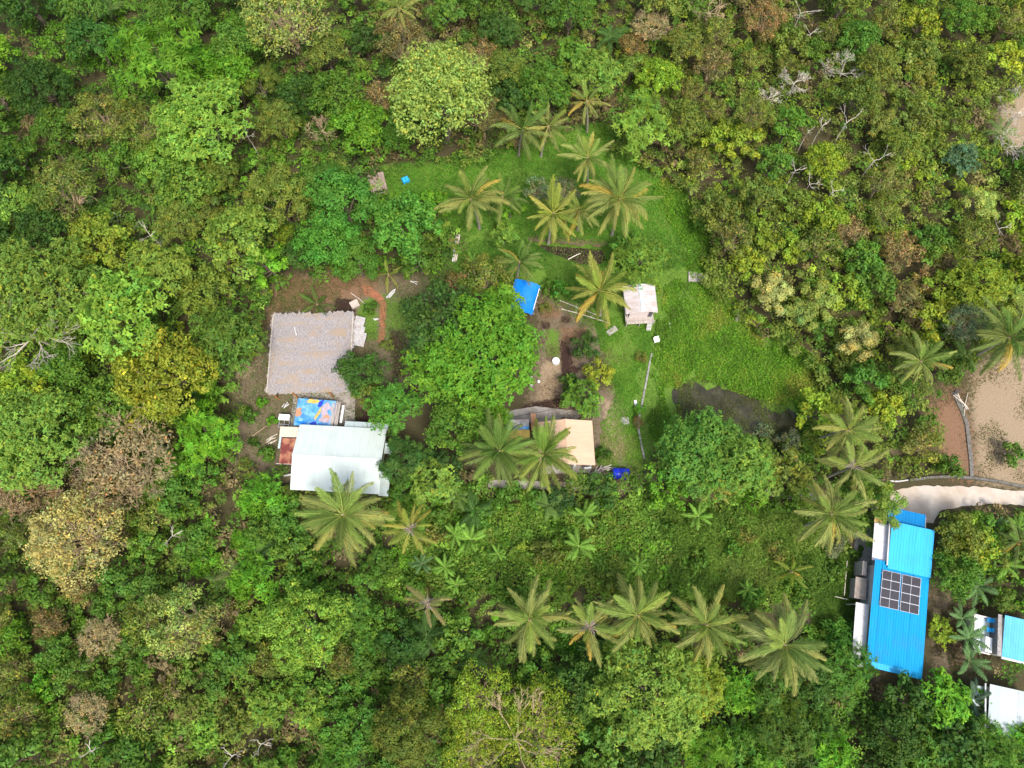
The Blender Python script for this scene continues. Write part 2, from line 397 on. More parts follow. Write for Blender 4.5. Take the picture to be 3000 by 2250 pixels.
SOFT = {   # mask name -> list of (polygon, softness in metres)
 'soil': [([(760, 860), (840, 810), (1140, 800), (1330, 830), (1330, 900), (1240, 950), (1190, 1120), (1080, 1160), (1080, 1280), (860, 1280), (860, 1420), (690, 1390), (665, 1300), (690, 1180), (660, 1110), (750, 1000)], 1.5),
          ([(1570, 880), (1720, 880), (1770, 980), (1720, 1230), (1560, 1240), (1540, 1180), (1590, 1000)], 1.5),
          ([(1740, 1140), (1860, 1150), (1880, 1390), (1940, 1350), (1980, 1380), (1900, 1440), (1640, 1440), (1640, 1370), (1740, 1370)], 1.5),
          ([(2480, 1540), (2600, 1500), (2600, 1960), (2560, 2010), (2490, 1900), (2500, 1750)], 1.0),
          ([(2600, 1250), (2640, 1290), (2620, 1330), (2570, 1320)], 1.0),
          ([(2260, 1720), (2420, 1690), (2480, 1780), (2440, 1840), (2380, 1850)], 2.0),
          ([(2730, 1740), (2860, 1740), (2870, 1960), (2740, 1990)], 2.0)],
 'tan': [([(2840, 1090), (2900, 1050), (3000, 1040), (3300, 1030), (3300, 1430), (3000, 1430), (2860, 1410), (2850, 1260)], 2.0),
         ([(1590, 1060), (1640, 1060), (1660, 1180), (1570, 1190)], 1.5), ([(1770, 1170), (1830, 1190), (1830, 1330), (1780, 1340)], 1.2),
         ([(660, 1090), (740, 1020), (770, 1060), (720, 1110)], 1.0), ([(2900, 400), (2960, 270), (3200, 230), (3200, 440), (3000, 450)], 3.0)],
 'red': [([(2720, 1180), (2800, 1130), (2840, 1250), (2850, 1400), (2790, 1390), (2760, 1330), (2710, 1250)], 3.2),
         ([(770, 880), (830, 820), (1010, 800), (1090, 800), (1110, 850), (1030, 880), (950, 900), (800, 910)], 3.0),
         ([(1590, 880), (1640, 900), (1640, 930), (1590, 930)], 1.2), ([(1640, 960), (1720, 960), (1710, 990), (1650, 1010)], 1.0)],
 'grass': [([(1090, 480), (1330, 480), (1480, 430), (1640, 380), (1790, 360), (1880, 480), (2040, 600), (2090, 850), (2300, 1010), (2440, 1180), (2380, 1330), (2240, 1330), (1920, 1330), (1880, 1400), (1850, 1220), (1800, 1150), (1760, 980), (1600, 860), (1500, 830), (1330, 800), (1280, 640), (1100, 600)], 2.0),
           ([(1060, 880), (1100, 870), (1110, 990), (1080, 1000), (1040, 940)], 0.8), ([(1120, 870), (1220, 880), (1220, 980), (1130, 1000)], 3.0),
           ([(1840, 1200), (1900, 1200), (1900, 1350), (1830, 1350)], 1.0),
           ([(2360, 1640), (2460, 1650), (2490, 1800), (2400, 1830)], 2.0), ([(1600, 960), (1640, 970), (1640, 1050), (1600, 1040)], 0.8)],
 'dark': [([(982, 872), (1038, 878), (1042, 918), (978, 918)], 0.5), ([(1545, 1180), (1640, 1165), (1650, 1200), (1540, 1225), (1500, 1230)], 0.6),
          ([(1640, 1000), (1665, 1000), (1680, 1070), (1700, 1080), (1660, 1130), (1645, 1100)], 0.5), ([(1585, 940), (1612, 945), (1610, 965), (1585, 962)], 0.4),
          ([(1645, 925), (1672, 930), (1668, 950), (1645, 945)], 0.4), ([(1035, 1190), (1090, 1200), (1080, 1240), (1040, 1240)], 0.6), ([(1140, 960), (1190, 970), (1190, 1100), (1150, 1110)], 1.2)],  # patch above the white house's right end: its shade painted dark
}
SOFTW = {k: [(poly_w(p), s) for p, s in v] for k, v in SOFT.items()}
def mask(name, x, y):
    m = np.zeros(x.shape)
    for p, s in SOFTW[name]:
        lo, hi = p.min(0) - 4, p.max(0) + 4
        sel = (x > lo[0]) & (x < hi[0]) & (y > lo[1]) & (y < hi[1])
        if sel.any():
            m[sel] = np.maximum(m[sel], np.clip(0.5 + sdist(p, x[sel], y[sel]) / (2 * s), 0, 1))
    return m
CREEK = poly_w([(1560, 706), (1640, 712), (1770, 722), (1785, 760), (1750, 778), (1700, 772), (1650, 752), (1600, 735)])
POND = poly_w([(1975, 1135), (2010, 1108), (2080, 1110), (2150, 1135), (2210, 1165), (2300, 1185), (2335, 1230), (2345, 1300), (2310, 1335), (2200, 1330), (2080, 1300), (1990, 1210)])
def ground_z(x, y):
    z = np.zeros(x.shape)
    z -= 0.9 * np.clip(sdist(CREEK, x, y) / 0.7 + 0.3, 0, 1)
    z -= 0.45 * np.clip((sdist(POND, x, y) + (fbm(x, y, 2.6, 2) - 0.5) * 3.2) / 1.2 + 0.3, 0, 1)
    return z
cx = np.arange(-85, 85.01, 0.36); cy = np.arange(-62, 88.01, 0.36)
xs = np.concatenate([[-3000, -700, -200], cx, [200, 700, 3000]])
ys = np.concatenate([[-3000, -700, -200], cy, [200, 700, 3000]])
GX, GY = np.meshgrid(xs, ys)
gx, gy = GX.ravel(), GY.ravel()
gz = ground_z(gx, gy) + (vnoise(gx, gy, 1.3, 3) - 0.5) * 0.05 * (np.abs(gx) < 85)
nx, ny = len(xs), len(ys)
I = (np.arange(ny - 1)[:, None] * nx + np.arange(nx - 1)[None]).ravel()
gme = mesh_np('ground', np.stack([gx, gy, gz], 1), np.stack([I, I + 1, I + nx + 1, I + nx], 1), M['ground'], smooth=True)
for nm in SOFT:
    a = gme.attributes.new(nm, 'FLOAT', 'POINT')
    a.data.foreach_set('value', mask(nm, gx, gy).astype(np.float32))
tag(link('ground', gme), 'brown and grassy ground of the clearing and the forest floor', kind='structure')

def sheet(name, pts, z, mat, label, jag=0.0, thick=0.0):
    P = []
    n = len(pts)
    W = [G(a, b, z) for a, b in pts]
    for i in range(n):
        a, b = W[i], W[(i + 1) % n]
        k = max(1, int((b - a).length / 0.5))
        for j in range(k):
            q = a.lerp(b, j / k)
            P.append((q.x + random.uniform(-jag, jag), q.y + random.uniform(-jag, jag)))
    o = MB().slab(P, z - max(thick, 0.02), z).obj(name, mat)
    return tag(o, label, kind='structure')

sheet('creek_water', [(1545, 700), (1640, 705), (1780, 715), (1800, 765), (1755, 785), (1690, 780), (1640, 760), (1580, 740)], -0.55, M['creek'], 'dark brown water of the narrow creek below the palms')
sheet('pond_water', [(1965, 1130), (2005, 1098), (2085, 1100), (2160, 1125), (2220, 1155), (2310, 1178), (2350, 1225), (2360, 1300), (2320, 1345), (2190, 1340), (2070, 1310), (1975, 1215)], -0.16, M['pond'], 'murky brown swampy pond beside the very large green tree')
sheet('concrete_road', [(2605, 1440), (2680, 1425), (2760, 1424), (2900, 1428), (2990, 1440), (3080, 1448), (3250, 1460), (3250, 1500), (3000, 1482), (2900, 1474), (2860, 1480), (2790, 1488), (2750, 1500), (2735, 1535), (2690, 1530), (2610, 1525)], 0.03, M['road'], 'pale concrete road curving in from the right edge', 0.12)
sheet('concrete_path', [(1430, 1405), (1660, 1412), (1800, 1416), (1800, 1440), (1690, 1437), (1430, 1428)], 0.04, M['concrete'], 'grey concrete path below the peach roofed house', 0.02)
sheet('concrete_path', [(2140, 1420), (2230, 1425), (2330, 1438), (2420, 1450), (2420, 1470), (2300, 1460), (2230, 1450), (2140, 1440)], 0.04, M['concrete'], 'grey concrete path between the pond tree and the palms', 0.02)
sheet('red_earth_path', [(1060, 835), (1085, 840), (1115, 862), (1133, 885), (1131, 930), (1126, 1000), (1102, 1003), (1110, 985), (1113, 930), (1113, 893), (1095, 875), (1068, 860)], 0.025, M['red_earth'], 'winding red earth footpath right of the thatched house', 0.06)
sheet('house_apron', [(860, 1150), (1040, 1150), (1040, 1245), (850, 1250)], 0.03, M['concrete'], 'grey concrete floor between the thatched house and the white house', 0.03)
sheet('house_apron', [(1480, 1205), (1570, 1190), (1700, 1205), (1690, 1235), (1480, 1240)], 0.03, M['concrete'], 'grey concrete strip along the back of the peach house', 0.03)
sheet('house_apron', [(2500, 1540), (2590, 1530), (2590, 1700), (2540, 1700), (2510, 1650)], 0.03, M['old_concrete'], 'dusty grey paving left of the blue roofed house', 0.2)
sheet('muddy_bank', [(1540, 690), (1640, 696), (1775, 704), (1780, 720), (1640, 713), (1550, 706)], 0.05, M['mud'], 'bare brown bank along the upper side of the creek', 0.28)
# garden kerb in the lawn: a row of worn concrete kerb pieces
t = thing('garden_kerb', 'thin weathered concrete kerb curving down the lawn below the white chair', 'kerb', G(1885, 1180))
kp = [(1910, 1035), (1902, 1070), (1893, 1120), (1884, 1165), (1874, 1215), (1870, 1255), (1878, 1300), (1888, 1345)]
for i in range(len(kp) - 1):
    a, b = G(*kp[i]), G(*kp[i + 1])
    n = max(1, round((b - a).length / 1.1))
    for j in range(n):
        p, q = a.lerp(b, (j + 0.03) / n), a.lerp(b, (j + 0.97) / n)
        d = q - p
        c = (p + q) / 2 - t.location
        MB().box((c.x, c.y, 0.06), (d.length, 0.22, 0.14), math.atan2(d.y, d.x)).obj('kerb_stone', M['old_concrete'], t)

# ------------------------------------------------------------------ foliage kit
def unit(v):
    return v / (np.linalg.norm(v, axis=1, keepdims=True) + 1e-9)
def rand_dirs(n, r, zmin=-1.0):
    z = r.uniform(zmin, 1, n)
    a = r.uniform(0, 2 * np.pi, n)
    s = np.sqrt(1 - z * z)
    return np.stack([s * np.cos(a), s * np.sin(a), z], 1)
def leaf_geo(P, Nn, L, W, r, fold=0.12, along=None):
    """leaf-shaped folded quads: P centres, Nn normals"""
    n = len(P)
    Nn = unit(Nn)
    D = rand_dirs(n, r) if along is None else along
    D = unit(D - Nn * (D * Nn).sum(1, keepdims=True))
    S = np.cross(Nn, D)
    L = np.asarray(L).reshape(-1, 1) * np.ones((n, 1)); W = np.asarray(W).reshape(-1, 1) * np.ones((n, 1))
    v = np.empty((n, 4, 3))
    v[:, 0] = P - D * L * 0.5
    v[:, 1] = P + S * W * 0.5 + Nn * L * fold - D * L * 0.08
    v[:, 2] = P + D * L * 0.5 - Nn * L * fold * 0.6
    v[:, 3] = P - S * W * 0.5 + Nn * L * fold - D * L * 0.08
    return v.reshape(-1, 3), np.arange(4 * n).reshape(n, 4)

def limb_mesh(mb, a, b, r0, r1, rr, n=5, seg=4, wob=0.12):
    a, b = Vector(a), Vector(b)
    d = b - a
    pts, rads = [], []
    for i in range(seg + 1):
        f = i / seg
        w = math.sin(math.pi * f) * d.length * wob
        pts.append(a + d * f + Vector((rr.uniform(-1, 1), rr.uniform(-1, 1), rr.uniform(-.5, 1))) * w)
        rads.append(r0 + (r1 - r0) * f)
    mb.tube(pts, rads, n, cap=False)
    return pts

# crown recipes: leaf length, leaf width, clump radius, coverage, vertical ratio, lobes per size, tint spread, leaf tilt jitter
KINDS = {
 'broad':   dict(L=0.38, W=0.22, sub=0.50, cov=2.3, hr=0.74, nl=(5, 9, 15, 25), tv=0.22, jit=0.75),
 'whorl':   dict(L=0.37, W=0.165, sub=0.40, cov=2.3, hr=0.72, nl=(5, 10, 17, 30), tv=0.20, jit=0.5, whorl=True),
 'feather': dict(L=0.55, W=0.12, sub=0.75, cov=2.0, hr=0.68, nl=(5, 10, 16, 26), tv=0.20, jit=0.45, whorl=True),
 'fuzzy':   dict(L=0.26, W=0.13, sub=0.48, cov=2.1, hr=0.72, nl=(4, 8, 14, 26), tv=0.20, jit=0.9),
 'dome':    dict(L=0.36, W=0.20, sub=0.46, cov=3.0, hr=0.92, nl=(5, 10, 18, 34), tv=0.16, jit=0.85, fat=1.35),
 'cloud':   dict(L=0.38, W=0.19, sub=0.46, cov=3.0, hr=0.74, nl=(5, 9, 16, 27), tv=0.16, jit=0.7, fat=1.22, whorl=True),
 'puff':    dict(L=0.34, W=0.20, sub=0.80, cov=2.4, hr=0.62, nl=(6, 12, 20, 30), tv=0.16, jit=0.7, tight=True),
 'sparse':  dict(L=0.32, W=0.18, sub=0.50, cov=1.0, hr=0.66, nl=(5, 9, 14, 22), tv=0.22, jit=0.9, twigs=True),
 'scrub':   dict(L=0.33, W=0.13, sub=0.55, cov=1.25, hr=0.60, nl=(5, 9, 13, 18), tv=0.34, jit=1.0, twigs=True),
}
SIZES = {'S': 1.3, 'M': 2.3, 'L': 3.7, 'X': 6.0}
PROTO = {}
def make_proto(kind, size, var):
    key = (kind, size, var)
    if key in PROTO: return PROTO[key]
    K = KINDS[kind]
    R = SIZES[size]
    si = 'SMLX'.index(size)
    seed = hash((list(KINDS).index(kind), si, var)) % 100000
    r = np.random.default_rng(seed + 11)
    rr = random.Random(seed)
    hc = {'S': 1.2, 'M': 3.4, 'L': 5.4, 'X': 7.0}[size]
    nl = K['nl'][si]
    hr = K['hr']
    # lobes over a dome, a few pushed out so that the outline is uneven
    lob = []
    off = r.uniform(0, 6.28)
    for i in range(nl):
        f = (i + 0.5) / nl
        el = math.asin(min(0.99, max(-0.1, 1 - 1.05 * f)))
        az = off + i * 2.39996 + r.uniform(-0.35, 0.35)
        lr = R * r.uniform(0.22, 0.38) * (1.0, 1.0, 0.93, 0.80)[si] * (0.8 if K.get('tight') else 1.0) * K.get('fat', 1.0)
        rad = (R - lr) * r.uniform(0.80, 1.16)
        lob.append((np.array([math.cos(el) * math.cos(az) * rad, math.cos(el) * math.sin(az) * rad, math.sin(el) * rad * hr]), lr))
    # clumps on the lobes
    C, CN = [], []
    for c, lr in lob:
        ns = max(5, int(2 * math.pi * lr * lr * 0.85 / (K['sub'] ** 2 * 1.6)))
        d = rand_dirs(ns, r, -0.35)
        C.append(c + d * lr * r.uniform(0.62, 1.10, (ns, 1)) * np.array([1, 1, 0.85]))
        CN.append(d)
    C, CN = np.concatenate(C), np.concatenate(CN)
    ct = np.exp(r.normal(0, K['tv'] * 0.8, (len(C), 1)))
    hue = r.normal(0, 0.10, (len(C), 1))
    ctint = ct * np.concatenate([1 + hue, np.ones_like(hue), 1 - hue * 0.8], 1)
    leafA = K['L'] * K['W'] * 0.5
    total = int(K['cov'] * 2 * math.pi * R * R * 1.15 / leafA * 0.62)
    total = min(total, 30000 if kind in ('dome', 'cloud') else 20000)
    per = max(4, total // len(C))
    idx = np.repeat(np.arange(len(C)), per)
    n = len(idx)
    if K.get('whorl'):
        a = r.uniform(0, 2 * np.pi, n)
        nn = unit(CN[idx] + np.array([0, 0, 0.9]))
        t1 = unit(np.cross(nn, np.array([0.3, 0.9, 0.1])))
        t2 = np.cross(nn, t1)
        rad = t1 * np.cos(a)[:, None] + t2 * np.sin(a)[:, None]
        lift = r.uniform(-0.35, 0.5, (n, 1))
        k = r.integers(0, 3, n)[:, None]                      # several tufts to a clump
        cc = np.random.default_rng(seed + 5).normal(0, K['sub'] * 0.5, (len(C), 3, 3))
        base = C[idx] + cc[idx, k[:, 0]] * np.array([1, 1, 0.6])
        L = K['L'] * r.uniform(0.7, 1.2, n)
        P = base + (rad + nn * lift) * (L[:, None] * 0.5)
        Nn = nn - rad * lift + r.normal(0, 0.25, (n, 3)) * K['jit']
        V, F = leaf_geo(P, Nn, L, K['W'] * r.uniform(0.8, 1.2, n), r, 0.1, along=rad + nn * lift)
    else:
        d = rand_dirs(n, r, -0.6)
        P = C[idx] + d * K['sub'] * r.uniform(0.35, 1.1, (n, 1)) * np.array([1, 1, 0.75])
        Nn = d * 1.0 + CN[idx] * 0.45 + np.array([0, 0, 0.45]) + r.normal(0, 0.45, (n, 3)) * K['jit']
        V, F = leaf_geo(P, Nn, K['L'] * r.uniform(0.65, 1.25, n), K['W'] * r.uniform(0.7, 1.2, n), r)
    tint = ctint[idx] * np.exp(r.normal(0, K['tv'] * 0.55, (n, 1)))
    yel = r.random(n) < 0.02
    tint[yel] *= np.array([2.0, 1.3, 1.0])
    if kind == 'scrub':
        br = (vnoise(C[idx][:, 0], C[idx][:, 1], R * 0.6, var + 3) > 0.52) & (r.random(n) < 0.45)
        tint[br] *= np.array([1.25, 0.90, 1.3])
    crown = mesh_np('crown', V, F, LEAF, np.repeat(tint, 4, 0))
    # trunk and limbs
    mb = MB()
    r0 = 0.06 * R + 0.05
    fork = Vector((r.uniform(-.1, .1) * R, r.uniform(-.1, .1) * R, hc * 0.45))
    limb_mesh(mb, (0, 0, -0.15), fork, r0, r0 * 0.75, rr, 8, 4, 0.03)
    tw = K.get('twigs')
    ends = []
    for c, lr in lob[: (len(lob) if tw else 8)]:
        b = Vector(c) + Vector((0, 0, hc))
        b = fork.lerp(b, 0.92)
        pts = limb_mesh(mb, fork, b, r0 * 0.5, 0.03, rr, 5, 4, 0.08)
        ends.append((pts, lr))
    if tw:
        for pts, lr in ends:
            for _ in range(7 if kind == 'sparse' else 5):
                a = pts[rr.randint(2, 4)]
                dd = Vector((rr.uniform(-1, 1), rr.uniform(-1, 1), rr.uniform(-.1, .9))).normalized()
                q = limb_mesh(mb, a, a + dd * lr * rr.uniform(.7, 1.3), 0.035, 0.012, rr, 3, 3, 0.14)
                for _k in range(2):
                    d2 = (dd + Vector((rr.uniform(-1, 1), rr.uniform(-1, 1), rr.uniform(-.3, .8)))).normalized()
                    limb_mesh(mb, q[2], q[2] + d2 * lr * rr.uniform(.4, .7), 0.022, 0.008, rr, 3, 2, 0.1)
    trunk = mb.mesh('trunk', M['tan_bark' if tw else 'bark'])
    PROTO[key] = (trunk, crown, R, hc)
    return PROTO[key]

COLS = {
 'dark green': (0.060, 0.130, 0.022), 'green': (0.102, 0.205, 0.026), 'pale green': (0.245, 0.365, 0.075), 'vivid green': (0.112, 0.245, 0.021), 'mid green': (0.125, 0.250, 0.034), 'bright green': (0.128, 0.285, 0.022), 'fresh green': (0.092, 0.240, 0.030),
 'light green': (0.182, 0.312, 0.042), 'yellow-green': (0.235, 0.315, 0.030), 'olive': (0.158, 0.212, 0.034), 'pale olive': (0.270, 0.340, 0.074),
 'tan': (0.41, 0.37, 0.12), 'brownish': (0.200, 0.178, 0.055), 'blue-green': (0.095, 0.20, 0.090), 'grey-green': (0.155, 0.20, 0.095), 'deep green': (0.048, 0.105, 0.024),
}
KEEP = []
TREES = []      # (px, py, r_px, world r, colour, kind, object)
tree_rng = random.Random(5)
def plant_tree(px, py, rpx, kind, colour, label=None, size=None, hscale=1.0, cat=None, group=None, flat=1.0):
    m = MPP(px, py, 4.0)
    R = rpx * m
    if size is None:
        size = min(SIZES, key=lambda s: abs(math.log(SIZES[s] / R)))
    tr, cr, R0, hc = make_proto(kind, size, tree_rng.randrange(2))
    s = R / R0
    z = hc * s * hscale
    p = G(px, py, z)
    shrub = R < 1.75
    o = thing('shrub' if shrub else 'tree', label, cat or ('shrub' if shrub else 'tree'), (p.x, p.y, 0), tree_rng.uniform(0, 6.28), group)
    c0 = COLS[colour]
    j = [math.exp(tree_rng.gauss(0, 0.045)) for _ in range(3)]
    g = math.exp(tree_rng.gauss(0, 0.10))
    c = tuple(a * b * g for a, b in zip(c0, j))
    k = link('trunk', tr, o); k.scale = (s, s, s * hscale)
    k = link('crown', cr, o, c); k.scale = (s, s, s * flat); k.location = (0, 0, z)
    TREES.append((px, py, rpx, R, colour, kind, o))
    return o

# ------------------------------------------------------------------ buildings
def frame(name, label, cat, TL, TR, BL, z, group=None):
    """Empty under a rectangle whose top-left, top-right and bottom-left corners stand at height z"""
    a, b, c = G(*TL, z), G(*TR, z), G(*BL, z)
    ux = (b - a); W = ux.length; ux.normalize()
    uy = Vector((-ux.y, ux.x, 0))
    D = abs((c - a).dot(uy))
    o = a + ux * W / 2 - uy * D / 2
    return thing(name, label, cat, (o.x, o.y, 0), math.atan2(ux.y, ux.x), group), W, D

def rib_sheet(w, l, pitch=0.30, h=0.02):
    """profiled metal sheet lying in x (width) and y (length), ribs along y; 12 mm thick at its edges"""
    n = max(2, round(w / pitch))
    xs_, zs_ = [], []
    for i in range(n):
        x = i * w / n
        q = w / n
        for f, zz in ((0, 0), (0.62, 0), (0.72, h), (0.90, h)):
            xs_.append(x + f * q); zs_.append(zz)
    xs_.append(w); zs_.append(0)
    k = len(xs_)
    V = [(x, 0, z) for x, z in zip(xs_, zs_)] + [(x, l, z) for x, z in zip(xs_, zs_)] + [(xs_[0], 0, -0.012), (xs_[-1], 0, -0.012), (xs_[0], l, -0.012), (xs_[-1], l, -0.012)]
    F = [(i, i + 1, k + i + 1, k + i) for i in range(k - 1)]
    F.append((2 * k, 2 * k + 2, 2 * k + 3, 2 * k + 1))
    return V, F

def lay_sheets(parent, p0, across, up, n, mat, name='roof_sheet', pitch=0.30, h=0.02):
    """n sheets side by side: p0 eave corner, across = eave vector, up = slope vector (local)"""
    p0, across, up = Vector(p0), Vector(across), Vector(up)
    w, l = across.length / n, up.length
    V, F = rib_sheet(w - 0.006, l, pitch, h)
    mb = MB().add(V, F)
    me = mb.mesh(name, mat)
    X, Y = across.normalized(), up.normalized()
    Z = X.cross(Y)
    for i in range(n):
        o = link(name, me, parent)
        Mx = Matrix((X, Y, Z)).transposed().to_4x4()
        jz = random.uniform(0, 0.004)
        o.matrix_local = Matrix.Translation(p0 + X * (i * w) + Z * jz) @ Mx @ Matrix.Rotation(random.uniform(-0.004, 0.004), 4, 'X')
def walls(parent, W, D, h, mat, t=0.14, inset=0.4, h0=0.0):
    a, b = W / 2 - inset, D / 2 - inset
    MB().box((0, b, (h + h0) / 2), (2 * a, t, h - h0)).obj('wall', mat, parent)
    MB().box((0, -b, (h + h0) / 2), (2 * a, t, h - h0)).obj('wall', mat, parent)
    MB().box((a - t / 2, 0, (h + h0) / 2), (t, 2 * b - t - 0.006, h - h0 - 0.004)).obj('wall', mat, parent)
    MB().box((-a + t / 2, 0, (h + h0) / 2), (t, 2 * b - t - 0.006, h - h0 - 0.004)).obj('wall', mat, parent)
def gable(parent, W, D, h, peak, t, mat, axis='x', inset=0.4):
    """triangular gable ends for a ridge along the axis"""
    for s in (-1, 1):
        if axis == 'x':
            x = s * (W / 2 - inset - t / 2); b = D / 2 - inset
            vs = [(x + dx, y, z) for dx in (-t / 2, t / 2) for y, z in ((-b, h), (b, h), (0, h + peak * (1 - inset / (D / 2)) - 0.03))]
        else:
            y0 = s * (D / 2 - inset - t / 2); b = W / 2 - inset
            vs = [(x, y0 + dy, z) for dy in (-t / 2, t / 2) for x, z in ((-b, h), (b, h), (0, h + peak * (1 - inset / (W / 2)) - 0.03))]
        MB().add(vs, [(0, 1, 2), (5, 4, 3), (0, 3, 4, 1), (1, 4, 5, 2), (2, 5, 3, 0)]).obj('gable_wall', mat, parent)

# --- thatched house
t, W, D = frame('thatched_house', 'large house with a worn grey thatched roof and ragged eaves', 'house', (800, 920), (1034, 914), (770, 1150), 2.7)
walls(t, W, D, 2.5, M['cream_wall'], inset=0.7)
zr, ze = 3.0, 2.55
nrow = 9
rx = W * 0.22
def thatch_course(y0, y1, z0, z1, x0a, x1a, x0b, x1b):
    """one course of palm thatch: thick strip with a ragged lower fringe"""
    n = 46
    vs, fs = [], []
    for i in range(n + 1):
        f = i / n
        jag = random.uniform(-0.16, 0.07) * (1.9 if min(z0, z1) < 2.62 else 1.0)
        sgn = 1 if y1 > y0 else -1
        lo = (x0a + (x1a - x0a) * f, y0 + sgn * (-0.05 + jag), z0 + random.uniform(-0.015, 0.02))
        hi = (x0b + (x1b - x0b) * f, y1 + sgn * 0.16, z1 + 0.02)
        vs += [lo, hi, (lo[0], lo[1] + sgn * 0.02, lo[2] - 0.04)]
    for i in range(n):
        a = 3 * i
        fs += [(a, a + 3, a + 4, a + 1), (a, a + 2, a + 5, a + 3)]
    return vs, fs
for s in (-1, 1):
    for k in range(nrow):
        f0, f1 = k / nrow, (k + 1) / nrow
        y0, y1 = s * D / 2 * (1 - f0), s * D / 2 * (1 - f1)
        z0, z1 = ze + (zr - ze) * f0 ** 0.85 + 0.045, ze + (zr - ze) * f1 ** 0.85 + 0.01
        xe0, xe1 = W / 2 - (W / 2 - rx - 1.2) * f0 * 0.62, W / 2 - (W / 2 - rx - 1.2) * f1 * 0.62
        vs, fs = thatch_course(y0, y1, z0, z1, -xe0, xe0, -xe1, xe1)
        MB().add(vs, fs).obj('thatch_course', M['thatch'], t)
for s in (-1, 1):     # hipped ends
    for k in range(5):
        f0, f1 = k / 5, (k + 1) / 5
        hx = (W / 2 - rx - 1.2) * 0.62
        x0, x1 = s * (W / 2 - hx * f0), s * (W / 2 - hx * f1)
        z0, z1 = ze + (zr - ze) * f0 ** 0.85 + 0.045, ze + (zr - ze) * f1 ** 0.85 + 0.02
        vs, fs = thatch_course(x0, x1, z0, z1, -D / 2 * (1 - f0), D / 2 * (1 - f0), -D / 2 * (1 - f1), D / 2 * (1 - f1))
        vs = [(b, a, c) for a, b, c in vs]
        MB().add(vs, fs).obj('thatch_course', M['thatch'], t)
MB().box((0, 0, zr + 0.05), (W - 2 * (W / 2 - rx - 1.2) * 0.62 + 0.3, 0.30, 0.05)).obj('ridge_cap', M['thatch'], t)
MB().tube([(-W / 2 - 0.02, -D / 2, ze + 0.10), (-W / 2 + 0.02, D / 2, ze + 0.12)], 0.07, 6).obj('eave_pole', M['pale_bark'], t)
MB().tube([(W / 2 - 0.02, -D / 2 + 2, ze + 0.12), (W / 2 + 0.02, D / 2, ze + 0.12)], 0.07, 6).obj('eave_pole', M['pale_bark'], t)
MB().tube([(-1.9, 1.2, zr - 0.30), (-0.1, -1.0, zr - 0.16), (2.4, -3.6, ze + 0.42)], 0.045, 5).obj('roof_pole', M['grey_wood'], t)
MB().tube([(-3.2, -0.2, ze + 0.72), (-1.6, -1.0, zr - 0.22)], 0.05, 5).obj('roof_pole', M['grey_wood'], t)
MB().tube([(-2.1, 3.2, ze + 0.55), (-1.75, 1.6, zr - 0.32), (-1.9, 0.4, zr - 0.1)], 0.06, 5).obj('roof_pole', M['white_paint'], t)
for x in (-W / 2 + 0.6, -W / 2 + 3.1, W / 2 - 2.6):
    MB().tube([(x, -D / 2 - 0.05, 0), (x, -D / 2 - 0.02, ze)], 0.11, 7).obj('post', M['orange_wood'], t)
for i in range(5):
    x = -W / 2 + 0.3 + i * 1.1 + random.uniform(-.5, .5)
    MB().tube([(x, D / 2 - 0.3, ze + 0.12), (x + random.uniform(-.2, .2), D / 2 + random.uniform(0.05, 0.6), ze + 0.15)], 0.02, 5).obj('rafter_end', M['pale_wood'], t)
# --- grey sheet lean-to beside it
t, W, D = frame('sheet_lean_to', 'grey corrugated lean-to with a yellow strip along the thatched house', 'lean-to', (1037, 925), (1084, 932), (1030, 1010), 2.0)
for i, (y0, y1, x1) in enumerate(((D / 2 - 1.3, D / 2, W / 2 - 0.6), (-0.1, D / 2 - 1.25, W / 2 - 0.35), (-D / 2, -0.05, W / 2))):
    lay_sheets(t, (x1, y0, 1.9 - 0.05 * i), (0, y1 - y0, 0), (-(x1 + W / 2 - 0.35), 0, 0.35), 2, M['grey_sheet'])
MB().box((-W / 2 + 0.15, -0.4, 2.35), (0.26, D * 0.75, 0.06)).obj('yellow_strip', M['yellow_tarp'], t)
for y in (-D / 2 + 0.2, D / 2 - 0.2):
    MB().tube([(W / 2 - 0.8, y, 0), (W / 2 - 0.8, y, 1.85)], 0.05, 6).obj('post', M['grey_wood'], t)

# --- patchwork tarp shelter
t, W, D = frame('tarp_shelter', 'low shelter roofed with blue, orange and yellow tarpaulin patches', 'shelter', (874, 1166), (1006, 1176), (868, 1246), 2.0)
def cloth(x0, x1, y0, y1, z, sag, mat, name, n=8, slope=(0, 0), jag=0.0):
    vs, fs = [], []
    for j in range(n + 1):
        for i in range(n + 1):
            f, g = i / n, j / n
            e = jag * random.uniform(-1, 1) if i in (0, n) or j in (0, n) else 0
            vs.append((x0 + (x1 - x0) * f + e, y0 + (y1 - y0) * g + e, z - sag * (math.sin(math.pi * f) * math.sin(math.pi * g)) + slope[0] * f + slope[1] * g + random.uniform(-.012, .012)))
    for j in range(n):
        for i in range(n):
            a = j * (n + 1) + i
            fs.append((a, a + 1, a + n + 2, a + n + 1))
    return MB().add(vs, fs).obj(name, mat, t, smooth=True)
cloth(-W / 2, W / 2 - 0.9, -D / 2, D / 2, 1.96, 0.05, M['light_tarp'], 'tarp')
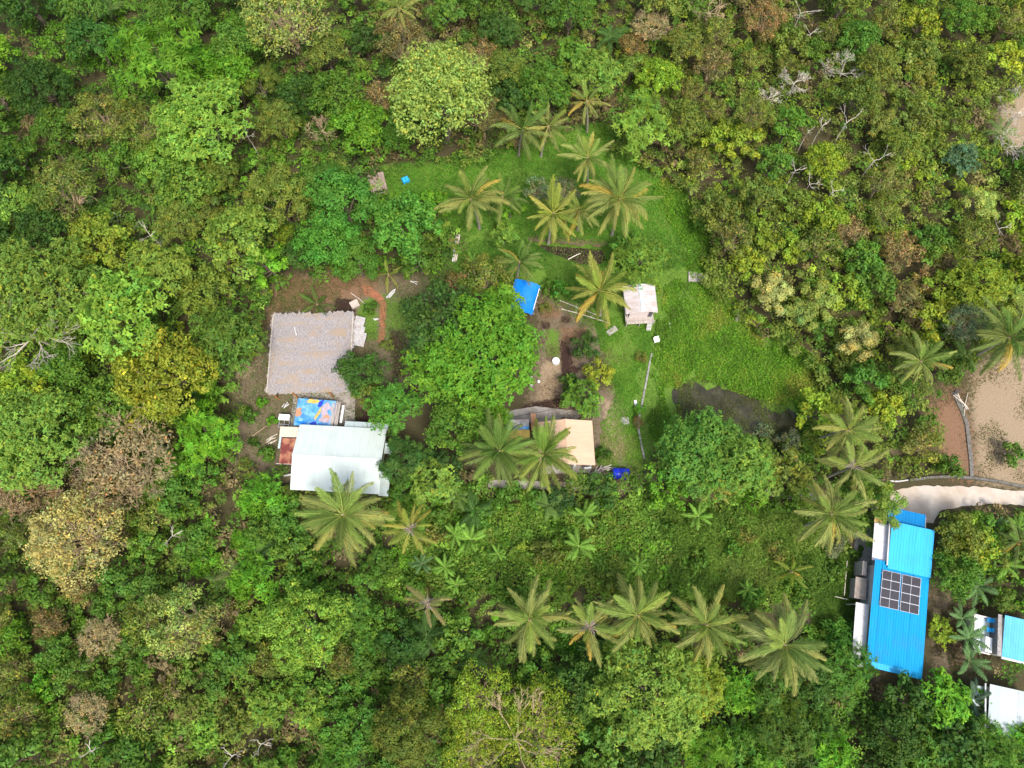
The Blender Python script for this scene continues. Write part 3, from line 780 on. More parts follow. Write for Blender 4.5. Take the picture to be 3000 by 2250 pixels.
def patch(cx, cy, rx_, ry_, z, mat, seed, rot=0.0):
    q = random.Random(seed)
    n = 18
    ca, sa = math.cos(rot), math.sin(rot)
    vs = [(cx, cy, z)]
    for k in range(n):
        a = 6.283 * k / n
        f = q.uniform(0.6, 1.15)
        x, y = rx_ * math.cos(a) * f, ry_ * math.sin(a) * f
        vs.append((min(W / 2 - 0.7, max(-W / 2, cx + x * ca - y * sa)), min(D / 2, max(-D / 2, cy + x * sa + y * ca)), z - q.uniform(0, 0.015)))
    MB().add(vs, [(0, 1 + k, 1 + (k + 1) % n) for k in range(n)]).obj('tarp_patch', mat, t)
patch(-W / 2 + 1.9, D / 2 - 0.3, 0.95, 0.35, 2.00, M['yellow_tarp'], 1)
patch(-W / 2 + 0.3, -0.1, 0.45, 0.7, 2.00, M['orange_tarp'], 2)
patch(W / 2 - 1.7, 0.4, 0.9, 1.0, 2.00, M['lilac_tarp'], 3)
patch(-W / 2 + 2.9, D / 2 - 0.5, 0.3, 0.55, 2.03, M['navy_tarp'], 4, -0.4)
patch(-W / 2 + 2.75, -0.1, 0.2, 1.0, 2.035, M['yellow_tarp'], 5, -0.35)
patch(W / 2 - 1.9, -0.7, 0.75, 0.55, 2.02, M['lilac_tarp'], 6)
patch(W / 2 - 1.7, -0.35, 0.4, 0.3, 2.04, M['orange_tarp'], 7)
patch(-W / 2 + 2.4, -D / 2 + 0.35, 0.6, 0.3, 2.04, M['navy_tarp'], 8)
patch(-W / 2 + 0.9, -D / 2 + 0.4, 0.8, 0.22, 2.01, M['blue_tarp'], 9)
patch(W / 2 - 1.45, 0.15, 0.25, 0.5, 2.05, M['light_tarp'], 10, 0.5)
for i in range(6):
    MB().box((W / 2 - 1.15 + i * 0.16, random.uniform(-.1, .1), 2.0 + 0.01 * (i % 2)), (0.13, D * random.uniform(0.8, 0.98), 0.05), random.uniform(-.04, .04)).obj('slat', M['grey_wood'], t)
MB().box((W / 2 + 0.08, 0.15, 1.95), (0.3, D * 0.65, 0.04)).obj('edge_board', M['white_paint'], t)
for x in (-W / 2 + 0.1, W / 2 - 0.3):
    for y in (-D / 2 + 0.1, D / 2 - 0.1):
        MB().tube([(x, y, 0), (x, y, 1.93)], 0.05, 6).obj('post', M['wood'], t)

# --- white tank rack
t, W, D = frame('tank_rack', 'steel rack carrying a white trough beside the tarpaulin shelter', 'rack', (820, 1212), (851, 1214), (820, 1252), 1.3)
MB().box((0, D / 2 - 0.45, 1.35), (W, 0.7, 0.35)).obj('trough', M['white_plastic'], t)
for x in (-W / 2 + 0.05, 0.0, W / 2 - 0.05):
    MB().box((x, -0.05, 1.10), (0.05, D, 0.05)).obj('rail', M['metal'], t)
for y in (-D / 2 + 0.1, -D / 2 + 0.45, 0.1):
    MB().box((0, y, 1.16), (W, 0.05, 0.05)).obj('rail', M['metal'], t)
for x in (-W / 2 + 0.05, W / 2 - 0.05):
    for y in (-D / 2 + 0.05, D / 2 - 0.15):
        MB().box((x, y, 0.53), (0.06, 0.06, 1.06)).obj('leg', M['metal'], t)

# --- small lean-to, beige and dark red
t, W, D = frame('red_lean_to', 'small lean-to of beige and rusty dark red sheets beside the white house', 'lean-to', (822, 1250), (880, 1252), (812, 1358), 2.2)
lay_sheets(t, (-W / 2, D / 2 - 1.25, 2.15), (W, 0, 0), (0, 1.25, 0.15), 3, M['beige_sheet'], pitch=0.2)
lay_sheets(t, (-W / 2 + 0.35, -D / 2 + 0.05, 2.0), (W - 0.35, 0, 0), (0, 1.55, 0.06), 2, M['red_sheet'])
lay_sheets(t, (-W / 2 + 0.35, -D / 2 + 1.5, 2.1), (W - 0.35, 0, 0), (0, 1.65, 0.08), 2, M['red_sheet'])
MB().box((-W / 2 + 0.12, 0.55, 2.08), (0.26, 1.9, 0.03)).obj('edge_sheet', M['white_roof_aged'], t)
MB().box((0, -D / 2 + 0.04, 1.93), (W, 0.08, 0.12)).obj('beam', M['beige_sheet'], t)
for x in (-W / 2 + 0.4, W / 2 - 0.3):
    for y in (-D / 2 + 0.15, D / 2 - 0.15):
        MB().box((x, y, 1.0), (0.1, 0.1, 2.0)).obj('post', M['wood'], t)

# --- white house
t, W, D = frame('white_house', 'house with a large clean white metal gable roof', 'house', (878, 1243), (1133, 1256), (847, 1434), 3.2)
walls(t, W, D, 3.0, M['cream_wall'], inset=0.55)
zr = 4.3
for s in (-1, 1):
    lay_sheets(t, ((-1 if s < 0 else 1) * W / 2, s * D / 2, 3.15), ((1 if s < 0 else -1) * W, 0, 0), (0, -s * D / 2, zr - 3.15), 11, M['white_roof'], h=0.006)
MB().add([(-W / 2 - .02, -0.16, zr - 0.01), (W / 2 + .02, -0.16, zr - 0.01), (W / 2 + .02, 0, zr + 0.05), (-W / 2 - .02, 0, zr + 0.05), (W / 2 + .02, 0.16, zr - 0.01), (-W / 2 - .02, 0.16, zr - 0.01)], [(0, 1, 2, 3), (3, 2, 4, 5)]).obj('ridge_cap', M['white_roof'], t)
gable(t, W, D, 3.0, 1.1, 0.14, M['cream_wall'], 'x', 0.55)
lay_sheets(t, (W / 2 + 0.05, D / 2 + 0.85, 2.55), (-5.3, 0, 0), (0, -0.95, 0.25), 5, M['white_roof_aged'], 'awning_sheet')
lay_sheets(t, (W / 2 + 0.85, 1.0, 2.5), (0, 1.35, 0), (-0.95, 0, 0.2), 1, M['white_roof_aged'], 'awning_sheet')
lay_sheets(t, (W / 2 + 0.9, -D / 2 - 0.1, 2.5), (0, 3.2, 0), (-1.1, 0, 0.25), 3, M['white_roof_aged'], 'awning_sheet')
MB().box((0.85, D / 2 + 0.35, 1.25), (0.9, 0.65, 2.5)).obj('red_tank_box', M['red_sheet'], t)
MB().tube([(-W / 2 - 1.9, -1.9, 0.5), (-W / 2 - 0.2, -1.55, 0.65)], 0.13, 8).obj('drain_pipe', M['white_paint'], t)

# --- blue tarp canopy
t, W, D = frame('tarp_canopy', 'bright blue tarpaulin canopy stretched on poles beside the big tree', 'canopy', (1510, 817), (1583, 835), (1496, 905), 2.3)
n = 14
vs, fs = [], []
for j in range(n + 1):
    for i in range(n + 1):
        f, g = i / n, j / n
        x = -W / 2 + W * f; y = -D / 2 + D * g
        z = 2.3 + 0.35 * (1 - abs(2 * f - 0.9)) - 0.12 * math.sin(math.pi * g) - (0.30 * max(0, f - 0.88) / 0.12) + 0.03 * math.sin(9 * g + 3 * f)
        vs.append((x + 0.05 * math.sin(7 * g), y - 0.25 * (1 - f) * (1 - g), z))
for j in range(n):
    for i in range(n):
        a = j * (n + 1) + i
        fs.append((a, a + 1, a + n + 2, a + n + 1))
MB().add(vs, fs).obj('tarp', M['blue_tarp'], t, smooth=True)
for j in range(5):
    MB().tube([(W / 2 - 0.06, -D / 2 + D * (j + .5) / 5, 2.02), (W / 2 + 0.25, -D / 2 + D * (j + .5) / 5, 1.5)], 0.012, 4).obj('tie_rope', M['white_plastic'], t)
MB().box((W / 2 - 0.01, 0.15, 2.12), (0.07, D * 0.72, 0.07)).obj('edge_glint', M['white_plastic'], t)  # white bar added as a painted highlight along the tarp's right edge
for x in (-W / 2 + 0.1, W / 2 - 0.15):
    for y in (-D / 2 + 0.1, D / 2 - 0.1):
        MB().tube([(x, y, 0), (x, y, 2.1)], 0.05, 6).obj('pole', M['wood'], t)

# --- stilt hut
t, W, D = frame('stilt_hut', 'little stilt hut with a pale tin gable roof and front ladder', 'hut', (1826, 838), (1918, 834), (1815, 920), 3.0)
for x in (-W / 2 + 0.35, 0, W / 2 - 0.35):
    for y in (-D / 2 - 0.55, 0, D / 2 - 0.35):
        MB().box((x, y, 0.5), (0.13, 0.13, 1.0)).obj('stilt', M['grey_wood'], t)
for i in range(9):
    y = -D / 2 - 0.65 + (D + 0.4) * (i + .5) / 9
    MB().box((0, y, 1.04), (W - 0.4, (D + 0.4) / 9 - 0.02, 0.06)).obj('deck_board', M['grey_wood'], t)
b_ = D / 2 - 0.3
MB().box((-0.15, -b_, 1.95), (W * 0.62, 0.08, 1.75)).obj('front_wall', M['pink_wall'], t)
MB().box((0, b_, 1.95), (W - 0.7, 0.08, 1.75)).obj('wall', M['pink_wall'], t)
for s in (-1, 1):
    MB().box((s * (W / 2 - 0.4), 0, 1.95), (0.08, 2 * b_ - 0.1, 1.75)).obj('wall', M['pink_wall'], t)
    lay_sheets(t, (s * (W / 2 + 0.02), -s * D / 2 * 1.0 if s > 0 else D / 2, 2.88), (0, s * D, 0), (-s * (W / 2 + 0.02), 0, 0.75), 5, M['hut_roof'])
MB().box((0, 0, 3.64), (0.34, D + 0.1, 0.05)).obj('ridge_cap', M['hut_ridge'], t)
gable(t, W, D, 2.82, 0.75, 0.08, M['pink_wall'], 'y', 0.4)
MB().box((W / 2 - 0.75, -b_ - 0.03, 1.85), (0.55, 0.05, 1.5)).obj('doorway_shade', M['dark_metal'], t)  # dark panel stands in for the shade inside the open doorway
for z in (1.35, 1.7):
    MB().box((-0.45, -D / 2 - 0.66, z), (W - 1.5, 0.05, 0.06)).obj('rail', M['pale_wood'], t)
for x in (-W / 2 + 0.3, -0.6, 0.55, W / 2 - 0.25):
    MB().box((x, -D / 2 - 0.60, 1.42), (0.08, 0.08, 0.8)).obj('rail_post', M['pale_wood'], t)
for x in (0.95, 1.5):
    MB().tube([(x, -D / 2 - 1.25, 0), (x, -D / 2 - 0.68, 1.1)], 0.04, 5).obj('ladder_rail', M['pale_wood'], t)
for i in range(5):
    f = (i + .5) / 5
    MB().box((1.225, -D / 2 - 1.25 + 0.57 * f, 1.1 * f), (0.6, 0.12, 0.04)).obj('ladder_rung', M['white_paint'], t)

# --- peach house
t, W, D = frame('peach_house', 'house with a smooth peach coloured gable roof', 'house', (1574, 1237), (1735, 1232), (1572, 1368), 3.1)
walls(t, W, D - 1.6, 2.9, M['cream_wall'], inset=0.45)
for s in (-1, 1):
    lay_sheets(t, (s * W / 2, -s * D / 2, 3.05), (0, s * D, 0), (-s * W / 2, 0, 1.15), 7, M['peach_roof'], h=0.006)
MB().add([(-0.16, -D / 2 - .02, 4.19), (-0.16, D / 2 + .02, 4.19), (0, D / 2 + .02, 4.25), (0, -D / 2 - .02, 4.25), (0.16, D / 2 + .02, 4.19), (0.16, -D / 2 - .02, 4.19)], [(0, 1, 2, 3), (3, 2, 4, 5)]).obj('ridge_cap', M['peach_roof'], t)
gable(t, W, D - 1.6, 2.9, 1.15, 0.14, M['cream_wall'], 'y', 0.45)
for x in (-W / 2 + 0.5, -0.9, 0.9, W / 2 - 0.5):
    MB().box((x, -D / 2 + 0.12, 1.55), (0.2, 0.2, 3.1)).obj('porch_post', M['white_paint'], t)
MB().box((0, -D / 2 + 0.5, 0.1), (W - 0.6, 1.6, 0.2)).obj('porch_floor', M['concrete'], t)
MB().box((W / 2 - 0.75, -D / 2 - 0.05, 1.2), (0.9, 0.12, 1.2)).obj('porch_screen', M['white_paint'], t)
# --- annex left of the peach house
t, W, D = frame('annex_shed', 'low shed roofed in grey, blue and yellow behind the two palms', 'shed', (1482, 1232), (1549, 1230), (1480, 1310), 2.4)
lay_sheets(t, (-W / 2, D / 2 - 0.8, 2.4), (W, 0, 0), (0, 0.85, 0.1), 3, M['grey_sheet'])
lay_sheets(t, (-W / 2, D / 2 - 1.15, 2.36), (W, 0, 0), (0, 0.4, 0.03), 2, M['light_tarp'], 'blue_sheet')
cloth(-W / 2, W / 2 + 0.05, -D / 2, D / 2 - 1.2, 2.33, 0.12, M['yellow_tarp'], 'yellow_tarp', jag=0.05)
for x in (-W / 2 + 0.1, W / 2 - 0.1):
    for y in (-D / 2 + 0.1, D / 2 - 0.1):
        MB().box((x, y, 1.15), (0.1, 0.1, 2.3)).obj('post', M['wood'], t)
MB().box((0, 0, 1.1), (W - 0.4, D - 0.5, 2.1)).obj('wall', M['grey_wood'], t)
t = thing('rusty_sheet', 'rust red corrugated sheet leaning in the gap left of the peach roof', 'metal sheet', G(1562, 1245), 0.05)
lay_sheets(t, (-0.32, -0.9, 0.6), (0.64, 0, 0), (0, 1.8, 1.5), 1, M['orange_tarp'])

# --- blue roofed house with solar panels
t, W, D = frame('blue_house', 'long house with bright blue metal roofs carrying solar panels', 'house', (2561, 1638), (2719, 1674), (2547, 1936), 3.7)
walls(t, W, D, 3.4, M['white_paint'], inset=0.5)
zl, zh = 3.55, 4.05
lay_sheets(t, (-W / 2, -D / 2, zl), (W, 0, 0), (0, D, 0.45), 7, M['blue_roof'])
lay_sheets(t, (-W / 2, -D / 2 - 0.62, zl - 0.09), (W * 0.66, 0, 0), (0, 0.70, 0.05), 4, M['light_blue_roof'], 'light_sheet')
lay_sheets(t, (-W / 2 + W * 0.66, -D / 2 - 0.62, zl - 0.09), (W * 0.34, 0, 0), (0, 0.70, 0.05), 2, M['blue_roof'], 'roof_sheet')
def roof_at(y): return zl + 0.45 * (y + D / 2) / D
sl = math.atan2(0.45, D)
for x0 in (-W / 2 + 0.82, -W / 2 + 3.02):
    for k in range(4):
        y = D / 2 - 1.02 - k * 0.99
        yc = y - 0.5
        zc = roof_at(yc) + 0.13
        p = link('solar_panel', None, t)
        p.location = (x0 + 1.02, yc, zc); p.scale = (0.94, 0.94, 1); p.rotation_euler = (sl, 0, 0)
        MB().box((0, 0, 0), (2.12, 1.02, 0.035)).obj('glass', M['solar_cell'], p)
        fr = MB()
        for yy in (-0.51, 0.51): fr.box((0, yy, 0.008), (2.16, 0.04, 0.05))
        for xx in (-1.06, 1.06): fr.box((xx, 0, 0.008), (0.04, 0.98, 0.05))
        fr.box((0, 0, 0.012), (0.035, 0.98, 0.03))
        fr.obj('frame', M['solar_line'], p)
        ln = MB()
        for i in range(1, 7): ln.box((0, -0.51 + i * 0.146, 0.0195), (2.06, 0.014, 0.006))
        ln.obj('cell_line', M['solar_bar'], p)
    for yy in (D / 2 - 1.4, D / 2 - 2.9, D / 2 - 4.5):
        MB().box((x0 + 1.02, yy, roof_at(yy) + 0.065), (2.2, 0.05, 0.05)).obj('mount_rail', M['metal'], t)
# upper roof, its sunlit tone painted in as a lighter blue
W2, X2 = 4.75, 1.05
z2 = 4.45
lay_sheets(t, (W / 2 - W2 + 0.05, D / 2 - 0.75, z2 - 0.25), (W2, 0, 0), (0, 5.3, 0.35), 5, M['light_blue_roof'])
MB().box((W / 2 - W2 / 2, D / 2 + 2.2, 2.05), (W2 - 0.5, 4.6, 4.1)).obj('upper_block', M['white_paint'], t)
lay_sheets(t, (W / 2 - W2 + 0.05 - 1.4, D / 2 + 4.2, 3.4), (0, -4.3, 0), (1.5, 0, 0.35), 4, M['lilac_sheet'], 'side_sheet')
MB().box((W / 2 - W2 - 0.05, D / 2 + 2.0, 4.22), (0.14, 4.9, 0.14)).obj('gutter', M['white_paint'], t)
lay_sheets(t, (W / 2 - W2 - 0.05, D / 2 + 4.55, 3.7), (4.2, 0, 0), (0, 1.75, 0.1), 4, M['deep_blue_roof'], 'porch_sheet')
lay_sheets(t, (W / 2 - W2 - 1.35, D / 2 + 4.3, 3.3), (1.3, 0, 0), (0, 1.5, 0.1), 1, M['yellow_panel'], 'yellow_sheet')
MB().box((W / 2 - 0.42, D / 2 + 5.4, 1.7), (0.22, 1.5, 3.4)).obj('porch_wall', M['white_paint'], t)
for x in (W / 2 - W2, W / 2 - W2 - 1.2):
    MB().box((x, D / 2 + 6.0, 1.75), (0.12, 0.12, 3.5)).obj('porch_post', M['white_paint'], t)
# awning and sheds on the left side
lay_sheets(t, (-W / 2 - 1.15, D / 2 - 5.0, 2.6), (0, -6.8, 0), (1.35, 0, 0.25), 6, M['white_paint'], 'awning_sheet')
for y in (D / 2 - 5.2, D / 2 - 8.2, D / 2 - 11.5):
    MB().box((-W / 2 - 1.05, y, 1.28), (0.09, 0.09, 2.56)).obj('awning_post', M['white_paint'], t)
MB().box((-W / 2 - 0.40, D / 2 - 3.3, 0.9), (1.0, 2.2, 1.8)).obj('shed_wall', M['grey_wood'], t)
lay_sheets(t, (-W / 2 - 1.05, D / 2 - 2.1, 1.85), (0, -2.4, 0), (1.2, 0, 0.2), 2, M['dusty_sheet'], 'shed_sheet')
MB().box((-W / 2 - 1.75, D / 2 - 2.4, 0.9), (0.06, 4.0, 0.06)).obj('rail', M['pale_wood'], t)
MB().box((-W / 2 - 1.95, D / 2 - 4.7, 0.7), (1.5, 0.06, 0.06)).obj('rail', M['pale_wood'], t)
MB().box((-W / 2 - 0.3, D / 2 - 1.0, 1.1), (0.5, 1.6, 2.2)).obj('shed_wall', M['grey_wood'], t)

# --- terrace house at the right edge
t, W, D = frame('terrace_house', 'sky blue roofed house with a white terrace at the right edge', 'house', (2938, 1802), (3080, 1836), (2930, 1922), 3.2)
lay_sheets(t, (-W / 2, -D / 2, 3.2), (W, 0, 0), (0, D, 0.4), 6, M['sky_blue_roof'])
walls(t, W, D, 3.05, M['white_paint'], inset=0.3)
MB().box((-W / 2 - 1.35, -0.2, 1.5), (1.9, D - 0.4, 0.2)).obj('terrace_slab', M['terrace'], t)
MB().box((-W / 2 - 1.35, -0.2, 0.7), (1.75, D - 0.7, 1.39)).obj('terrace_base', M['cream_wall'], t)
for y in (D / 2 - 0.45, -D / 2 + 0.05):
    MB().box((-W / 2 - 1.35, y, 1.75), (1.9, 0.12, 0.3)).obj('parapet', M['pink_wall'], t)
MB().box((-W / 2 - 2.24, -0.2, 1.75), (0.12, D - 0.75, 0.3)).obj('parapet', M['pink_wall'], t)
MB().box((-W / 2 - 0.27, 0, 3.18), (0.45, D, 0.08)).obj('gutter', M['old_concrete'], t)
MB().box((-W / 2 - 0.85, -1.2, 1.95), (0.7, 1.6, 0.7)).obj('white_bench', M['white_plastic'], t)
MB().box((0, -D / 2 - 0.12, 3.1), (W, 0.22, 0.12)).obj('fascia', M['white_paint'], t)
th = t
for (px, py, lab) in ((2893, 1817, 'upper blue plastic chair on the white terrace'), (2891, 1845, 'lower blue plastic chair on the white terrace')):
    c = thing('plastic_chair', lab, 'chair', G(px, py, 1.6), -0.2, 'blue chairs on the terrace')
    MB().box((0, 0, 0.43), (0.5, 0.48, 0.05)).obj('seat', M['cyan_plastic'], c)
    MB().box((0.24, 0, 0.68), (0.05, 0.46, 0.45)).obj('backrest', M['cyan_plastic'], c)
    for x in (-0.21, 0.21):
        for y in (-0.2, 0.2):
            MB().box((x, y, 0.205), (0.05, 0.05, 0.41)).obj('leg', M['cyan_plastic'], c)
# --- white roof at the lower right
t, W, D = frame('white_roof_house', 'house with a flat white sheet roof at the lower right edge', 'house', (2893, 2003), (3060, 2040), (2884, 2150), 3.2)
lay_sheets(t, (-W / 2, -D / 2, 3.2), (W, 0, 0), (0, D, 0.45), 6, M['pale_roof'], h=0.006)
walls(t, W, D, 3.1, M['cream_wall'], inset=0.35)
MB().box((-W / 2 - 0.2, 0, 3.15), (0.16, D, 0.16)).obj('gutter', M['metal'], t)
lay_sheets(t, (-W / 2 - 1.2, -D / 2 + 2.6, 2.6), (0.95, 0, 0), (0, D - 3.0, 0.2), 1, M['white_roof_aged'], 'awning_sheet')

# --- brown shed roof top left of the palms
t, W, D = frame('small_shed', 'small brown thatched shed under the trees beside the grass', 'shed', (1078, 522), (1125, 512), (1078, 560), 1.8)
for k in range(5):
    vs, fs = thatch_course(-D / 2 + D * k / 5, -D / 2 + D * (k + 1) / 5, 1.6 + 0.14 * k, 1.6 + 0.14 * (k + 1), -W / 2, W / 2, -W / 2, W / 2)
    MB().add(vs, fs).obj('thatch_course', M['skip_brown'], t)
for x in (-W / 2 + 0.1, W / 2 - 0.1):
    for y, h in ((-D / 2 + 0.1, 1.62), (D / 2 - 0.1, 2.2)):
        MB().box((x, y, h / 2), (0.09, 0.09, h)).obj('post', M['wood'], t)
MB().box((0, -D / 2 + 0.12, 0.55), (W, 0.1, 0.12)).obj('beam', M['grey_wood'], t)
# --- blue box table on the grass
t = thing('blue_tub', 'small light blue plastic tub on the shaded grass', 'tub', G(1189, 531), 0.45)
tb = MB().box((0, 0, 0.05), (0.95, 0.75, 0.1))
tb.obj('base', M['cyan_plastic'], t)
for s in (-1, 1):
    MB().box((0, s * 0.36, 0.3), (0.95, 0.04, 0.42)).obj('side', M['cyan_plastic'], t)
    MB().box((s * 0.46, 0, 0.3), (0.04, 0.67, 0.42)).obj('side', M['cyan_plastic'], t)
for s in (-1, 1):
    MB().box((s * 0.22, 0, 0.53), (0.36, 0.70, 0.04)).obj('lid_half', M['cyan_plastic'], t)
# --- plank footbridge
t = thing('plank_footbridge', 'narrow pale plank footbridge crossing the shaded grass', 'footbridge', G(1338, 725), 0)
a, b = G(1343, 688) - t.location, G(1331, 770) - t.location
d = (b - a); ang = math.atan2(d.y, d.x); nrm = Vector((-d.y, d.x, 0)).normalized()
for i, o in enumerate((-0.2, 0.02, 0.24)):
    c = (a + b) / 2 + nrm * o
    MB().box((c.x, c.y, 0.36 + 0.01 * i), (d.length * (1 - 0.05 * i), 0.17, 0.06), ang + 0.01 * i).obj('plank', M['pale_wood' if i else 'white_paint'], t)
for f in (0.03, 0.35, 0.65, 0.97):
    c = a + d * f
    MB().box((c.x, c.y, 0.16), (0.1, 0.6, 0.32), ang).obj('trestle', M['grey_wood'], t)
# --- well ring
def lathe(prof, n=20):
    vs, fs = [], []
    for r, z in prof:
        for k in range(n):
            vs.append((r * math.cos(2 * math.pi * k / n), r * math.sin(2 * math.pi * k / n), z))
    for i in range(len(prof) - 1):
        for k in range(n):
            fs.append((i * n + k, i * n + (k + 1) % n, (i + 1) * n + (k + 1) % n, (i + 1) * n + k))
    return vs, fs
t = thing('well', 'round white concrete well with a lid on the bare soil', 'well', G(1628, 1060))
MB().add(*lathe([(0.5, 0), (0.5, 0.42), (0.46, 0.45)])).obj('ring', M['white_paint'], t, True)
MB().add(*lathe([(0.0, 0.52), (0.40, 0.52), (0.45, 0.49), (0.45, 0.44)])).obj('lid', M['white_plastic'], t)
MB().add(*lathe([(0.0, 0.60), (0.06, 0.58), (0.07, 0.51)], 10)).obj('knob', M['lilac_sheet'], t)
t = thing('jar', 'small white round jar on the soil below the well', 'jar', G(1578, 1119))
MB().add(*lathe([(0.12, 0), (0.2, 0.12), (0.2, 0.22), (0.12, 0.34), (0.13, 0.38)], 14)).obj('body', M['white_plastic'], t, True)
MB().add(*lathe([(0.0, 0.42), (0.12, 0.41), (0.14, 0.37)], 14)).obj('lid', M['white_plastic'], t, True)
# --- slabs, boards
def slab_thing(name, label, cat, px, py, w, d, rz, mat, h=0.1, n=1, part='board'):
    t = thing(name, label, cat, G(px, py), rz)
    for i in range(n):
        MB().box((-w / 2 + w * (i + .5) / n, 0, h / 2 + 0.02), (w / n - (0.02 if n > 1 else 0), d * (1 if n == 1 else random.uniform(.94, 1)), h)).obj(part, mat, t)
    return t
slab_thing('concrete_slab', 'grey concrete slab lying on the grass left of the stilt hut', 'slab', 1793, 970, 1.45, 0.75, 0.62, M['concrete'], 0.12)
slab_thing('concrete_cover', 'square grey manhole cover in the grass right of the peach house', 'cover', 1831, 1233, 1.0, 0.95, 0.05, M['old_concrete'], 0.06, 2, 'cover_half')
slab_thing('wooden_platform', 'weathered plank platform at the right side of the lawn', 'platform', 2042, 815, 2.4, 1.4, -0.10, M['grey_wood'], 0.3, 8, 'plank')
slab_thing('pale_board', 'short pale board lying at the lawn edge below the platform', 'board', 2160, 932, 0.4, 1.2, -0.45, M['pale_wood'], 0.06)
slab_thing('pale_pole', 'thin white pole lying on the lawn right of the hut', 'pole', 1963, 960, 0.09, 1.3, 0.02, M['white_paint'], 0.08)
slab_thing('grey_board', 'grey sheet propped at the right edge of the big tree', 'sheet', 1556, 1122, 0.35, 1.2, 0.0, M['grey_sheet'], 0.9)
slab_thing('stone_slab', 'pale angular stone slab above the thatched house', 'stone', 1040, 893, 1.1, 1.0, 0.5, M['stone'], 0.35)
slab_thing('washing_slab', 'white curved slab beside the garden kerb', 'slab', 1862, 1186, 0.35, 1.1, 0.1, M['white_paint'], 0.25)
# white chair on the lawn
c = thing('garden_chair', 'white plastic garden chair on the lawn at the top of the kerb', 'chair', G(1921, 1000), 0.25)
MB().box((0, 0, 0.42), (0.62, 0.55, 0.06)).obj('seat', M['white_plastic'], c)
MB().box((0, 0.29, 0.72), (0.66, 0.06, 0.56)).obj('backrest', M['white_plastic'], c)
for x in (-0.32, 0.32):
    MB().box((x, 0, 0.64), (0.08, 0.6, 0.05)).obj('armrest', M['white_plastic'], c)
    for y in (-0.22, 0.24):
        MB().box((x * 0.9, y, 0.2), (0.06, 0.06, 0.4)).obj('leg', M['white_plastic'], c)
# blue barrel lying down
c = thing('water_barrel', 'large deep blue plastic barrel lying on its side', 'barrel', G(1816, 1391), -0.04)
prof = [(0.0, -0.98), (0.62, -0.98), (0.68, -0.92), (0.68, -0.62), (0.71, -0.58), (0.71, -0.52), (0.68, -0.48), (0.68, -0.05), (0.71, -0.02), (0.71, 0.05), (0.68, 0.08), (0.68, 0.5), (0.71, 0.54), (0.71, 0.60), (0.68, 0.64), (0.68, 0.92), (0.62, 0.98), (0.0, 0.98)]
vs, fs = lathe(prof, 24)
MB().add([(z, y, x + 0.71) for x, y, z in vs], fs).obj('body', M['barrel_blue'], c, True)
for y in (-0.3, 0.3):
    MB().add([(z * 0.06 - 1.0, y + yy * 0.06, x * 0.06 + 0.95) for x, yy, z in lathe([(0, -1), (1, -1), (1, 1), (0, 1)], 10)[0]], lathe([(0, -1), (1, -1), (1, 1), (0, 1)], 10)[1]).obj('bung', M['dark_metal'], c)
# piles of boards
def pile(label, px, py, n, l, spread, mat, rz, cat='board pile', name='board_pile'):
    t = thing(name, label, cat, G(px, py), rz)
    for i in range(n):
        MB().box((random.uniform(-spread, spread), random.uniform(-spread, spread) * 0.6, 0.04 + 0.05 * i), (l * random.uniform(.7, 1.1), 0.09, 0.04), random.uniform(-.35, .35)).obj('board', mat, t)
    return t
pile('pile of white boards on the grass right of the red path', 1148, 862, 9, 1.1, 0.35, M['white_paint'], 0.9)
pile('small stack of white boards left of the red path', 1102, 937, 5, 0.6, 0.15, M['white_paint'], 0.1)
pile('heap of grey timber left of the blue barrel', 1745, 1385, 10, 1.9, 0.5, M['grey_wood'], 0.75)
pile('pale timber offcuts scattered just above the blue barrel', 1783, 1372, 7, 1.1, 0.4, M['pale_wood'], 0.2)
pile('pale debris heap left of the red lean-to', 795, 1290, 8, 0.9, 0.6, M['pale_wood'], 0.4, 'debris', 'debris_heap')
pile('white rubble scrap left of the tarpaulin shelter', 836, 1190, 6, 0.7, 0.35, M['white_paint'], 0.7, 'debris', 'debris_heap')
pile('pale planks dumped at the top of the field drain', 2813, 1178, 8, 1.9, 0.35, M['pale_wood'], -1.1)
pile('white offcuts on the grass right of the white board pile', 1215, 828, 3, 1.0, 0.3, M['white_paint'], -0.2)
pile('scrap wood at the upper end of the field drain', 2800, 1150, 6, 0.9, 0.4, M['dark_metal'], 0.5)
def pole(label, a, b, z0, z1, r, mat, cat='pole', name='fallen_pole', sub=0):
    p0, p1 = G(*a, z0), G(*b, z1)
    t = thing(name, label, cat, (p0.x, p0.y, 0))
    o = Vector((p0.x, p0.y, 0))
    mb = MB()
    mid = (p0 + p1) / 2 + Vector((random.uniform(-.1, .1), random.uniform(-.1, .1), 0.02))
    mb.tube([p0 - o, mid - o, p1 - o], [r, r * .9, r * .7], 6)
    mb.obj('shaft', mat, t)
    for i in range(sub):
        f = random.uniform(0.15, 0.9)
        q = p0.lerp(p1, f) - o
        MB().tube([q, q + Vector((random.uniform(-.8, .8), random.uniform(-.8, .8), random.uniform(0, .2)))], [r * .5, r * .25], 4).obj('twig', mat, t)
pole('long bare fallen branch on the soil below the hut palm', (1645, 905), (1780, 945), 0.1, 0.12, 0.07, M['pale_bark'], 'branch', 'fallen_branch', 6)
pole('second fallen branch lying left of the hut palm', (1640, 880), (1755, 925), 0.15, 0.12, 0.05, M['pale_bark'], 'branch', 'fallen_branch', 5)
pole('thin bamboo pole lying across the soil right of the big tree', (1580, 1072), (1648, 1128), 0.3, 0.2, 0.035, M['tan_bark'])
pole('thin pipe running behind the peach house roof', (1500, 1222), (1640, 1196), 0.9, 0.9, 0.035, M['dark_metal'], 'pipe', 'pipe')
